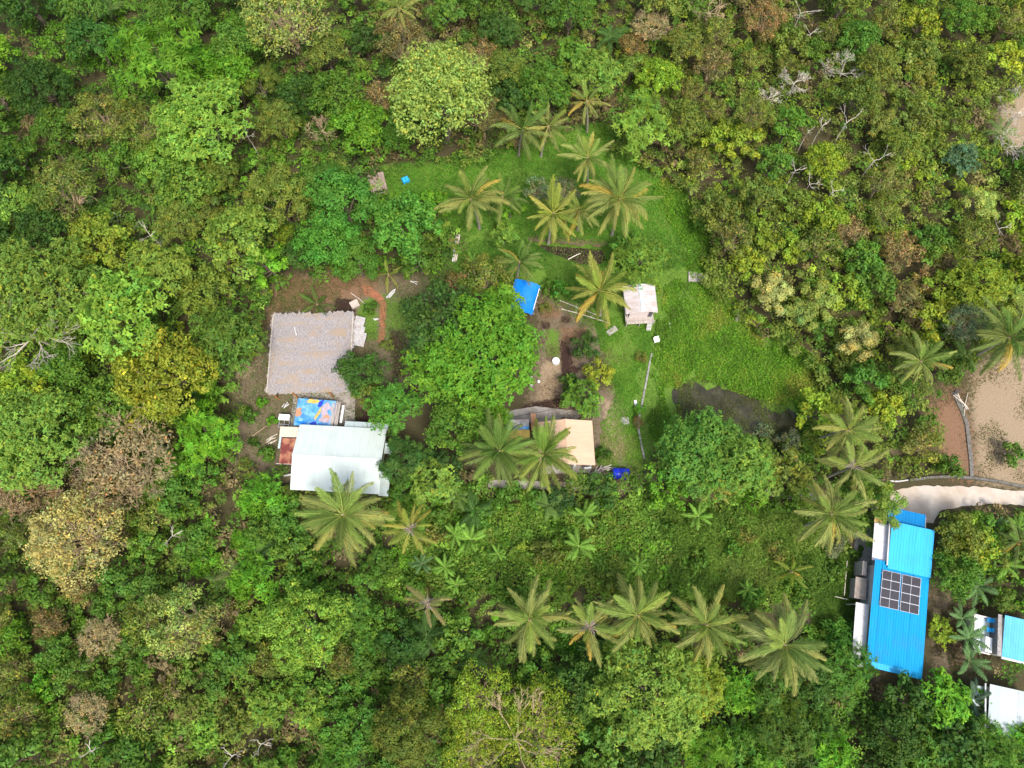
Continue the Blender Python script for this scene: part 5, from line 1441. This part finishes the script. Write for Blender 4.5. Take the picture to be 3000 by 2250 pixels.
T(2940, 1760, 36, 'broad', 'olive', 'olive bush above the white terrace', 'M')
T(2755, 1852, 44, 'whorl', 'yellow-green', 'round yellow-green bush right of the blue roof', 'M', 0.7)
T(2815, 470, 52, 'whorl', 'blue-green', 'blue-green broad leaved plant in the right scrub', 'M', 0.7)
T(2112, 412, 60, 'broad', 'yellow-green', 'yellow-green shrub at the right edge of the upper lawn', 'M', 0.8)
T(2310, 1300, 44, 'broad', 'grey-green', 'round grey-green bush standing in the pond', 'M', 0.5)
T(2235, 1270, 34, 'sparse', 'grey-green', 'small grey bush at the pond edge', 'S', 0.7)
T(2390, 1205, 66, 'broad', 'yellow-green', 'yellow-green tree right of the pond')
T(2545, 1430, 55, 'fuzzy', 'light green', 'hazy light green tree at the left end of the road', 'M', 1.2)
T(2590, 1478, 62, 'fuzzy', 'light green', 'hazy light green tree over the small blue porch roof', 'M', 1.5)
T(2960, 1330, 36, 'broad', 'green', 'lone green bush on the bare field', 'S', 0.9)
T(2260, 860, 62, 'fuzzy', 'tan', 'tan tufted tree at the right edge of the lawn')
T(2400, 880, 60, 'fuzzy', 'pale olive', 'pale tufted tree right of the tan one by the lawn')
T(2510, 1000, 58, 'fuzzy', 'tan', 'tan tufted tree left of the orange fronded palm')
T(2345, 920, 55, 'fuzzy', 'pale olive', 'pale olive tree between the two tan tufted ones')
T(2820, 950, 72, 'sparse', 'grey-green', 'grey-green thin tree left of the large dark palm')
T(2870, 830, 82, 'whorl', 'yellow-green', 'bright yellow-green tree near the right edge above the dark palm')
T(2700, 1310, 60, 'scrub', 'olive', 'low olive scrub bush left of the red soil', 'M', 0.6)
T(2780, 1370, 36, 'broad', 'green', 'small green bush on the road bank')
for _x, _y, _r, _k, _c, _l in [(735, 1215, 26, 'broad', 'green', 'low green plant in the yard left of the tank rack'), (768, 1180, 20, 'broad', 'bright green', 'small bright plant in the left yard near the thatched corner'), (785, 1330, 28, 'broad', 'green', 'green plant left of the dark red lean-to'),
        (745, 1300, 20, 'whorl', 'dark green', 'small dark plant in the middle of the left yard'), (800, 1235, 18, 'broad', 'bright green', 'small bright plant touching the tank rack'), (720, 1360, 24, 'scrub', 'olive', 'dull scrubby plant at the lower end of the left yard'),
        (1088, 905, 22, 'broad', 'green', 'small green plant left of the red footpath'), (1135, 1010, 20, 'broad', 'olive', 'small olive plant below the end of the red footpath'), (1600, 905, 22, 'scrub', 'olive', 'low scrubby plant right of the blue canopy'),
        (1640, 850, 34, 'broad', 'fresh green', 'leafy green plant between the blue canopy and the hut palm'), (1610, 845, 26, 'broad', 'green', 'low green plant beside the upper corner of the blue canopy'), (1868, 1235, 20, 'scrub', 'brownish', 'small reddish brown plant against the kerb'),
        (1872, 1200, 18, 'broad', 'bright green', 'small bright plant at the kerb above the reddish one'), (1765, 1335, 26, 'broad', 'green', 'low green plant at the right wall of the peach house'), (1880, 1050, 22, 'scrub', 'olive', 'low scrubby plant at the upper end of the kerb'),
        (2435, 1600, 40, 'fuzzy', 'grey-green', 'grey-green spiky bush left of the blue house upper end'), (2455, 1680, 30, 'broad', 'green', 'green bush left of the grey sheds')]:
    T(_x, _y, _r, _k, _c, _l, 'S', 0.6)
T(1760, 1440, 60, 'broad', 'dark green', 'dark bush just below the blue barrel', 'M', 0.6)
T(1640, 1460, 48, 'whorl', 'deep green', 'dark leafy bush over the left end of the lower path', 'M', 0.6)
T(1960, 1440, 62, 'broad', 'bright green', 'bright bush below the very large pond tree', 'M', 0.7)
T(2200, 1455, 42, 'feather', 'bright green', 'bright fern-like bush on the path right of the drooping palm', 'S')

# ferny clumps: rosettes of short broad fronds
def fern(px, py, rpx, label, colour, n=11, h=2.2):
    R = rpx * MPP(px, py, h)
    p = G(px, py, h)
    o = thing('fern_palm', label, 'fern palm', (p.x, p.y, 0), 0, 'ferny palms in the undergrowth')
    MB().tube([(0, 0, -0.1), (0.05, 0, h)], [0.12, 0.09], 6).obj('stem', M['bark'], o)
    off = tree_rng.uniform(0, 6.28)
    for i in range(n):
        q = link('frond', tree_rng.choice(FR['mid'] + FR['low']), o)
        g = math.exp(tree_rng.gauss(0, 0.14))
        q.color = (*[a * g for a in colour], 1)
        q.location = (0, 0, h - 0.05)
        q.rotation_euler = (tree_rng.uniform(-.3, .3), -math.radians(tree_rng.uniform(5, 55)), off + i * 2.39996)
        s = R / 3.95 * tree_rng.uniform(.85, 1.1)
        q.scale = (s, s * 1.5, s)
FG, FLG = (0.07, 0.15, 0.032), (0.13, 0.22, 0.05)
for a in [(745, 1640, 62, 'light ferny palm, middle of the clump right of the antler branch', FLG), (690, 1680, 52, 'pale ferny palm at the left of that clump', (0.18, 0.22, 0.07)), (800, 1600, 58, 'dark ferny palm at the upper right of that clump', FG),
          (785, 1570, 40, 'small dark ferny palm left of the big lower palm', FG), (560, 1620, 50, 'bright ferny palm below the antler branch', FLG), (640, 1700, 40, 'yellowish ferny palm below the bright one', FLG),
          (400, 1740, 52, 'dark ferny palm below the tan yellow tree', FG), (395, 1830, 48, 'dark ferny palm left of the brown centred dome', FG), (745, 1860, 46, 'ferny palm left of the broad light green tree', FLG), (770, 1440, 46, 'fern at the lower left of the white roof', FLG),
          (1250, 1860, 62, 'dark ferny palm below the dying palm', FG), (1210, 1930, 60, 'ferny palm left of the red brown brush', FG), (1380, 1935, 58, 'ferny palm below the leftmost lower row palm', FG), (1610, 1480, 44, 'pale ferny palm below the twin palms', FLG),
          (1390, 1500, 60, 'large ferny palm below the dark twin palm', FG), (1340, 1450, 46, 'ferny palm left of the large one below the twin palms', FLG), (2350, 2120, 55, 'ferny palm below the blue house, left one', FG), (2250, 2180, 58, 'light ferny palm at the bottom right of the domed tree', FLG),
          (2150, 2150, 52, 'ferny palm under the big bottom domed tree', FG), (2100, 2200, 55, 'bright ferny palm at the bottom edge', FLG), (2450, 2060, 62, 'green ferny palm between the big palm and the dark tree', FG), (2420, 2160, 46, 'small ferny palm near the bottom right of centre', FLG),
          (1790, 110, 50, 'ferny palm near the top right of the pale dome', FG), (1470, 210, 46, 'dark ferny palm right of the pale dome', FG), (1680, 200, 46, 'dark ferny palm in the forest above the lawn', FG), (2930, 390, 45, 'ferny palm beside the bare grey brush', FLG),
          (2830, 1045, 50, 'spiky fern between the palm and the bare field', FLG), (320, 30, 46, 'ferny palm at the top left edge', FLG), (2870, 2210, 70, 'soft ferny tree at the bottom right corner', FG)]:
    fern(*a)

# ------------------------------------------------------------------ forest trees that fill the rest
LAND = [('the top left corner', 0, 0), ('the bright feathery tree', 460, 170), ('the big leaved light tree', 600, 365), ('the thin pale tree', 835, 50), ('the pale domed tree', 1287, 270), ('the columnar tree', 838, 690),
        ('the small brown shed', 1100, 535), ('the bare pale tree', 95, 985), ('the thatched house', 900, 1030), ('the twiggy brown tree', 395, 1345), ('the vivid green tree', 605, 1262), ('the tan yellow tree', 240, 1575),
        ('the brown centred dome', 538, 1815), ('the bottom left corner', 0, 2250), ('the dying palm', 1253, 1768), ('the thin bottom tree', 1500, 2140), ('the bottom domed tree', 1895, 2020), ('the largest lower palm', 2299, 1888),
        ('the blue roofed house', 2640, 1760), ('the bottom right corner', 3000, 2250), ('the concrete road', 2800, 1450), ('the bare field', 2920, 1250), ('the large dark palm', 2955, 990), ('the grey brush heap', 2985, 330),
        ('the top right corner', 3000, 0), ('the blue-green plant', 2815, 470), ('the white dead branches', 2345, 40), ('the forked dead branch', 2560, 470), ('the crooked dead branch', 2372, 540), ('the browned palm', 1719, 300),
        ('the plank platform', 2042, 815), ('the tan tufted tree', 2260, 860), ('the pond', 2200, 1200), ('the white house', 990, 1340), ('the antler branch', 505, 1570), ('the small top palm', 1168, 25), ('the orange fronded palm', 2695, 1060),
        ('the top dry bush', 1905, 90), ('the dry reddish brush', 300, 1870), ('the dead twig tangle', 680, 2215), ('the cloud shaped trees', 965, 650), ('the footbridge', 1338, 725), ('the right edge midway', 3000, 750), ('the light tree by the big palm', 904, 1835)]
KW = {'cloud': 'lobed', 'broad': 'leafy', 'dome': 'domed', 'whorl': 'big leaved', 'feather': 'feathery', 'fuzzy': 'fine leaved', 'puff': 'billowy', 'sparse': 'thin leaved', 'scrub': 'scrubby'}
USED = set()
def auto_label(px, py, R, colour, kind):
    word = 'bush' if R < 1.75 else 'tree'
    size = 'tiny' if R < 1.2 else ('small' if R < 2.2 else ('medium' if R < 3.1 else 'large'))
    order = sorted(LAND, key=lambda l: math.hypot(l[1] - px, l[2] - py))
    for name, lx, ly in order[:7]:
        dx, dy = px - lx, py - ly
        d = math.hypot(dx, dy)
        v = ('above' if dy < 0 else 'below') if abs(dy) > 0.38 * d else ''
        h = ('left of' if dx < 0 else 'right of') if abs(dx) > 0.38 * d else ''
        where = f'{v} and {h}' if v and h else (v or h)
        dist = 'just' if d < 130 else ('a little' if d < 230 else ('some way' if d < 340 else 'far'))
        lab = f'{size} {colour} {KW[kind]} {word} {dist} {where} {name}'
        if len(lab.split()) > 16: lab = lab.replace('a little ', '').replace('some way ', '')
        if lab not in USED and len(lab.split()) <= 16:
            USED.add(lab)
            return lab
    lab = f'{size} {colour} {KW[kind]} {word} {dist} {where} {name}'
    return lab
REG = [  # anchor, (colour, kind, weight), radius range in picture units
 (350, 150, [('green', 'broad', 3), ('dark green', 'broad', 3), ('bright green', 'broad', 2), ('bright green', 'feather', 2), ('olive', 'broad', 1), ('green', 'whorl', 2)], (58, 108)),
 (250, 450, [('green', 'broad', 3), ('dark green', 'broad', 2), ('olive', 'scrub', 2), ('light green', 'broad', 1), ('green', 'fuzzy', 2), ('grey-green', 'broad', 1)], (54, 104)),
 (800, 400, [('green', 'broad', 3), ('olive', 'fuzzy', 2), ('dark green', 'broad', 2), ('bright green', 'broad', 2), ('green', 'feather', 1)], (52, 98)),
 (1400, 80, [('green', 'broad', 3), ('olive', 'broad', 3), ('light green', 'broad', 1), ('brownish', 'scrub', 1), ('dark green', 'whorl', 1)], (40, 75)),
 (1800, 100, [('olive', 'broad', 3), ('green', 'broad', 2), ('brownish', 'scrub', 1), ('yellow-green', 'broad', 1), ('green', 'whorl', 1)], (38, 70)),
 (2250, 250, [('olive', 'broad', 3), ('green', 'broad', 3), ('yellow-green', 'broad', 1), ('olive', 'scrub', 3), ('brownish', 'scrub', 1)], (34, 66)),
 (2750, 250, [('olive', 'broad', 3), ('yellow-green', 'broad', 2), ('green', 'broad', 2), ('pale olive', 'fuzzy', 1), ('olive', 'scrub', 2)], (36, 70)),
 (2300, 650, [('olive', 'broad', 3), ('yellow-green', 'broad', 2), ('green', 'broad', 2), ('olive', 'scrub', 2), ('brownish', 'scrub', 1), ('pale olive', 'sparse', 1)], (34, 64)),
 (2750, 700, [('yellow-green', 'broad', 2), ('olive', 'scrub', 2), ('green', 'broad', 2), ('brownish', 'scrub', 1), ('pale olive', 'fuzzy', 1)], (34, 62)),
 (2550, 1120, [('olive', 'broad', 3), ('green', 'broad', 3), ('yellow-green', 'broad', 1), ('olive', 'fuzzy', 1)], (34, 60)),
 (250, 900, [('light green', 'whorl', 2), ('green', 'broad', 3), ('yellow-green', 'broad', 2), ('dark green', 'broad', 1)], (60, 108)),
 (250, 1450, [('green', 'broad', 3), ('olive', 'scrub', 2), ('light green', 'broad', 2), ('brownish', 'scrub', 1)], (52, 95)),
 (600, 1500, [('green', 'broad', 3), ('olive', 'scrub', 2), ('bright green', 'feather', 1), ('light green', 'whorl', 1)], (36, 64)),
 (250, 1950, [('green', 'broad', 3), ('bright green', 'broad', 1), ('olive', 'scrub', 3), ('brownish', 'scrub', 2), ('light green', 'whorl', 1)], (38, 72)),
 (750, 2050, [('olive', 'broad', 2), ('green', 'broad', 2), ('light green', 'whorl', 2), ('olive', 'scrub', 2), ('brownish', 'scrub', 1)], (32, 58)),
 (1150, 2000, [('green', 'broad', 3), ('dark green', 'broad', 1), ('green', 'feather', 2), ('olive', 'scrub', 1)], (40, 70)),
 (1750, 2200, [('dark green', 'broad', 3), ('green', 'broad', 2), ('green', 'feather', 1)], (46, 80)),
 (2300, 2150, [('green', 'feather', 3), ('bright green', 'feather', 2), ('dark green', 'broad', 2), ('light green', 'whorl', 1)], (42, 76)),
 (2800, 2180, [('green', 'feather', 2), ('bright green', 'broad', 2), ('dark green', 'broad', 2)], (42, 76)),
 (1700, 1600, [('green', 'broad', 3), ('bright green', 'broad', 1), ('olive', 'broad', 1), ('light green', 'whorl', 2)], (24, 40)),
 (1250, 1600, [('green', 'broad', 3), ('bright green', 'broad', 1), ('olive', 'scrub', 1), ('light green', 'broad', 1)], (26, 44)),
 (2250, 1650, [('green', 'broad', 2), ('olive', 'scrub', 1), ('light green', 'broad', 1)], (24, 36)),
]
def blocked(px, py, r):
    w = G(px, py, 2.0)
    x, y = np.array([w.x]), np.array([w.y])
    rw = r * MPP(px, py, 2.0)
    for k, p in CLW.items():
        if sdist(p, x, y)[0] > -rw * {'yard': 0.55, 'road': 1.15}.get(k, 0.8): return True
    return False
frng = random.Random(42)
placed = [(a, b, c) for a, b, c, *_ in TREES] + KEEP
tries = 0
LOWZ = [(1120, 1470), (2480, 1470), (2480, 1860), (2380, 1780), (1120, 1760)]
nfill = 0
while tries < 26000 and nfill < 300:
    tries += 1
    px, py = frng.uniform(-70, 3070), frng.uniform(-60, 2320)
    reg = min(REG, key=lambda g: math.hypot(g[0] - px, g[1] - py) * frng.uniform(0.9, 1.1))
    r = frng.uniform(*reg[3])
    f = tries / 26000
    r *= (1.15 - 0.45 * f)
    if any(math.hypot(px - a, py - b) < 0.60 * (r + c) for a, b, c in placed): continue
    if 1120 < px < 2480 and 1470 < py < 1860 and frng.random() < 0.55: continue
    if blocked(px, py, r): continue
    tot = sum(w for *_, w in reg[2]); u = frng.uniform(0, tot)
    for colour, kind, w in reg[2]:
        u -= w
        if u <= 0: break
    R = r * MPP(px, py, 4)
    T(px, py, r, kind, colour, auto_label(px, py, R, colour, kind), group='trees and bushes of the surrounding forest', hscale=frng.uniform(0.75, 1.1))
    placed.append((px, py, r))
    nfill += 1

# ------------------------------------------------------------------ undergrowth and grass (uncountable)
def region_colour(px, py, r):
    n = len(px)
    d = np.stack([np.hypot(px - g[0], py - g[1]) for g in REG], 1) * r.uniform(0.75, 1.25, (n, len(REG)))
    k = d.argmin(1)
    out = np.zeros((n, 3))
    for i, g in enumerate(REG):
        sel = np.where(k == i)[0]
        cs = np.array([COLS[c] for c, *_ in g[2]]); w = np.array([x[2] for x in g[2]], float)
        out[sel] = cs[r.choice(len(cs), len(sel), p=w / w.sum())]
    return out
ur = np.random.default_rng(77)
def outside_mask(x, y, margin):
    m = np.ones(x.shape, bool)
    for k, p in CLW.items():
        m &= sdist(p, x, y) < (margin if k in ('yard', 'brush') else (-0.7 if k == 'road' else 0.1))
    return m
NU = 700000
# clumps first, leaves around them
nc = 29000
ux = ur.uniform(-80, 80, nc); uy = ur.uniform(-56, 82, nc)
pxs, pys = to_px(ux, uy, 0.5)
keep = (pxs > -260) & (pxs < 3260) & (pys > -230) & (pys < 2480) & outside_mask(ux, uy, 1.3)
ux, uy, pxs, pys = ux[keep], uy[keep], pxs[keep], pys[keep]
nc = len(ux)
low = (pxs > 1100) & (pxs < 2500) & (pys > 1440) & (pys < 1880)
bump = fbm(ux, uy, 6.0, 1) * 1.1
uz = np.where(low, 0.25 + 0.9 * bump, 0.3 + 2.7 * bump)
ucol = region_colour(pxs, pys, ur) * np.exp(ur.normal(0, 0.22, (nc, 1)))
brown = (fbm(ux, uy, 8.0, 8) > 0.66) & (ur.random(nc) < 0.5) & ~low
ucol[brown] = np.array([0.19, 0.15, 0.07]) * np.exp(ur.normal(0, 0.25, (brown.sum(), 1)))
per = NU // nc
idx = np.repeat(np.arange(nc), per)
n = len(idx)
d = rand_dirs(n, ur, -0.3)
sr = ur.uniform(0.4, 1.15, nc)[idx][:, None]
P = np.stack([ux, uy, uz], 1)[idx] + d * sr * np.array([1, 1, 0.6]) * ur.uniform(0.3, 1.1, (n, 1))
P[:, 2] = np.maximum(P[:, 2], 0.06)
Nn = d * 0.7 + np.array([0, 0, 0.8]) + ur.normal(0, 0.45, (n, 3))
lsz = ur.choice([0.28, 0.40, 0.55], nc, p=[.4, .4, .2])[idx] * ur.uniform(0.7, 1.25, n)
V, F = leaf_geo(P, Nn, lsz, lsz * ur.uniform(0.4, 0.7, n), ur)
tint = ucol[idx] * np.exp(ur.normal(0, 0.12, (n, 1)))
o = link('undergrowth', mesh_np('undergrowth', V, F, LEAF, np.repeat(tint, 4, 0)))
tag(o, 'tangled low undergrowth filling the ground between the forest trees', 'undergrowth', kind='stuff')

# grass and weeds in the clearing
def cover(name, label, poly, n, lmin, lmax, cols, h, up=0.9, thin=0.35, dens=None, cat='grass', zmin=-9.0):
    p = poly_w(poly)
    lo, hi = p.min(0), p.max(0)
    x = ur.uniform(lo[0], hi[0], n); y = ur.uniform(lo[1], hi[1], n)
    k = inside(p, x, y) & (sdist(p, x, y) + (fbm(x, y, 2.5, 4) - 0.5) * 4 > 0)
    if dens: k &= fbm(x, y, dens[0] * 1.6, 5) + ur.normal(0, 0.10, len(x)) > dens[1]
    x, y = x[k], y[k]
    m = len(x)
    z = np.maximum(ground_z(x, y), zmin) + ur.uniform(0.02, 1, m) * h * (0.4 + vnoise(x, y, 1.2, 9))
    L = ur.uniform(lmin, lmax, m)
    Nn = np.stack([ur.normal(0, .5, m), ur.normal(0, .5, m), np.full(m, up)], 1)
    V, F = leaf_geo(np.stack([x, y, z], 1), Nn, L, L * thin, ur)
    c = np.array(cols)
    sel = np.clip((fbm(x, y, 4.5, 7) + ur.normal(0, .12, m)) * len(c), 0, len(c) - 1).astype(int)
    tint = c[sel] * np.exp(ur.normal(0, 0.2, (m, 1)))
    o = link(name, mesh_np(name, V, F, LEAF, np.repeat(tint, 4, 0)))
    tag(o, label, cat, kind='stuff')
GB = [(0.08, 0.15, 0.016), (0.10, 0.22, 0.016), (0.12, 0.275, 0.018), (0.175, 0.29, 0.025), (0.25, 0.27, 0.04)]
cover('weeds', 'lush bright green weeds covering the right side of the lawn', [(1940, 510), (2055, 590), (2095, 700), (2110, 840), (2200, 905), (2320, 995), (2420, 1065), (2450, 1170), (2395, 1225), (2350, 1215), (2290, 1190), (2200, 1165), (2130, 1138), (2075, 1116), (2010, 1118), (1985, 1150), (1982, 1235), (1915, 1345), (1890, 1240), (1905, 1060), (1930, 900), (1920, 830), (2010, 800), (1990, 700), (1900, 560)], 95000, 0.14, 0.38, GB, 0.45, thin=0.45, dens=(2.6, 0.14), zmin=-0.12)
cover('grass', 'green grass of the upper lawn around the palms', [(1080, 600), (1075, 500), (1200, 455), (1420, 470), (1480, 430), (1640, 375), (1790, 350), (1880, 470), (1960, 530), (2040, 640), (2060, 760), (1980, 800), (1860, 800), (1780, 790), (1560, 700), (1380, 690), (1280, 640)], 90000, 0.12, 0.30, [(0.065, 0.15, 0.018), (0.075, 0.21, 0.02), (0.10, 0.28, 0.02), (0.15, 0.28, 0.03)], 0.22, thin=0.4)
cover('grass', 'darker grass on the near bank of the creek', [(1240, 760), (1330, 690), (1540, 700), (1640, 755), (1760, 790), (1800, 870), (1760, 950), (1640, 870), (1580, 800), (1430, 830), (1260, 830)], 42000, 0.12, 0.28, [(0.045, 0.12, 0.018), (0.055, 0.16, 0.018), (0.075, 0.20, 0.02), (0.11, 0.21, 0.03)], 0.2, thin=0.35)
cover('grass', 'patchy grass between the stilt hut and the peach house', [(1740, 930), (1900, 920), (1910, 1000), (1890, 1200), (1880, 1390), (1740, 1380), (1740, 1240), (1800, 1150), (1760, 1040)], 42000, 0.10, 0.24, [(0.08, 0.20, 0.02), (0.11, 0.28, 0.022), (0.16, 0.30, 0.03), (0.24, 0.26, 0.08)], 0.14, thin=0.35, dens=(2.2, 0.30))
cover('weeds', 'scattered weeds and leaf litter in the thatched house yard', [(665, 1110), (740, 1000), (770, 880), (830, 815), (1120, 795), (1330, 820), (1320, 960), (1200, 1130), (1080, 1200), (860, 1420), (690, 1390), (660, 1300)], 75000, 0.08, 0.24, [(0.06, 0.13, 0.02), (0.13, 0.11, 0.05), (0.08, 0.18, 0.025), (0.20, 0.15, 0.085), (0.075, 0.19, 0.02)], 0.18, thin=0.4, dens=(2.0, 0.40))
cover('weeds', 'sparse weeds and dry litter on the soil around the well', [(1570, 860), (1760, 880), (1770, 1000), (1730, 1230), (1560, 1240), (1540, 1180), (1590, 1000)], 26000, 0.08, 0.2, [(0.06, 0.12, 0.02), (0.20, 0.14, 0.08), (0.26, 0.19, 0.12), (0.10, 0.05, 0.035)], 0.1, thin=0.4, dens=(1.6, 0.50))
cover('pond_weed', 'brownish water weeds floating on the pond', [(1970, 1130), (2010, 1100), (2085, 1100), (2210, 1150), (2310, 1180), (2350, 1230), (2350, 1320), (2200, 1330), (1985, 1220)], 30000, 0.08, 0.22, [(0.060, 0.056, 0.026), (0.075, 0.080, 0.030), (0.095, 0.115, 0.030), (0.14, 0.18, 0.035)], 0.14, thin=0.4, dens=(1.6, 0.28), cat='water weed', zmin=-0.15)
cover('weeds', 'low weeds and dry stubble scattered over the bare field', [(2700, 1180), (2830, 1080), (2900, 1045), (3200, 1030), (3200, 1430), (2860, 1400), (2780, 1390)], 46000, 0.09, 0.26, [(0.20, 0.14, 0.08), (0.30, 0.22, 0.13), (0.13, 0.15, 0.04), (0.15, 0.10, 0.06), (0.10, 0.17, 0.03)], 0.08, thin=0.3, dens=(2.4, 0.60))
cover('weeds', 'low green weeds beside the left wall of the blue house', [(2330, 1640), (2480, 1590), (2540, 1600), (2540, 1720), (2500, 1880), (2380, 1850)], 34000, 0.12, 0.28, [(0.075, 0.15, 0.02), (0.11, 0.20, 0.025), (0.16, 0.22, 0.035), (0.25, 0.21, 0.09)], 0.22, thin=0.4, dens=(2.0, 0.34))
cover('weeds', 'dry weeds between the blue house and the banana clump', [(2725, 1720), (2860, 1740), (2960, 1950), (2900, 2000), (2720, 1990)], 14000, 0.12, 0.3, [(0.06, 0.09, 0.025), (0.12, 0.10, 0.045), (0.16, 0.11, 0.06), (0.08, 0.14, 0.03)], 0.3, thin=0.4, dens=(2.0, 0.42))
cover('weeds', 'tall bright grassy weeds in the low greenery above the lower palm row', [(1950, 1490), (2380, 1500), (2400, 1640), (2300, 1760), (2050, 1760), (1900, 1640)], 52000, 0.3, 0.6, [(0.08, 0.15, 0.024), (0.12, 0.21, 0.03), (0.17, 0.27, 0.04), (0.21, 0.28, 0.06)], 1.6, thin=0.16, up=0.5)
cover('weeds', 'low broad leaved weeds covering the ground around the lower palm row', [(1130, 1470), (1400, 1450), (1900, 1470), (2420, 1480), (2440, 1700), (2300, 1800), (1900, 1760), (1500, 1740), (1130, 1760)], 80000, 0.2, 0.42, [(0.10, 0.18, 0.026), (0.13, 0.24, 0.03), (0.17, 0.30, 0.036), (0.22, 0.29, 0.05)], 1.0, thin=0.45, dens=(2.0, 0.22))
cover('dry_grass', 'dry brownish grass above and left of the thatched house', [(740, 1010), (765, 880), (830, 815), (960, 797), (1110, 797), (1110, 850), (1040, 880), (960, 905), (800, 915), (775, 1010), (740, 1090)], 34000, 0.14, 0.32, [(0.10, 0.13, 0.03), (0.20, 0.14, 0.07), (0.26, 0.17, 0.09), (0.17, 0.17, 0.05), (0.30, 0.20, 0.11)], 0.22, thin=0.22, dens=(1.8, 0.30))
cover('weeds', 'tufts of weeds along the muddy edge of the pond', [(1950, 1130), (2000, 1088), (2090, 1090), (2160, 1112), (2230, 1140), (2330, 1170), (2370, 1230), (2380, 1330), (2330, 1350), (2340, 1240), (2290, 1195), (2200, 1165), (2130, 1140), (2080, 1118), (2010, 1118), (1990, 1150), (2000, 1230), (1960, 1220)], 16000, 0.2, 0.4, [(0.08, 0.20, 0.02), (0.12, 0.28, 0.025), (0.17, 0.24, 0.035), (0.28, 0.26, 0.05)], 0.3, thin=0.35, dens=(1.5, 0.52), zmin=-0.15)
cover('grass', 'short mixed grass over the lawn around the kerb and the hut', [(1480, 430), (1790, 350), (1900, 480), (2040, 600), (2090, 850), (2300, 1010), (2440, 1180), (2395, 1335), (2355, 1240), (2290, 1190), (2200, 1160), (2080, 1112), (2005, 1112), (1975, 1145), (1975, 1235), (1900, 1400), (1850, 1400), (1850, 1220), (1780, 1120), (1750, 960), (1640, 880), (1560, 700), (1330, 690), (1280, 640), (1100, 600), (1090, 480), (1330, 480)], 80000, 0.12, 0.30, [(0.07, 0.15, 0.02), (0.09, 0.21, 0.022), (0.14, 0.26, 0.03), (0.22, 0.25, 0.07), (0.085, 0.24, 0.02)], 0.2, thin=0.3, dens=(1.2, 0.10), zmin=-0.12)
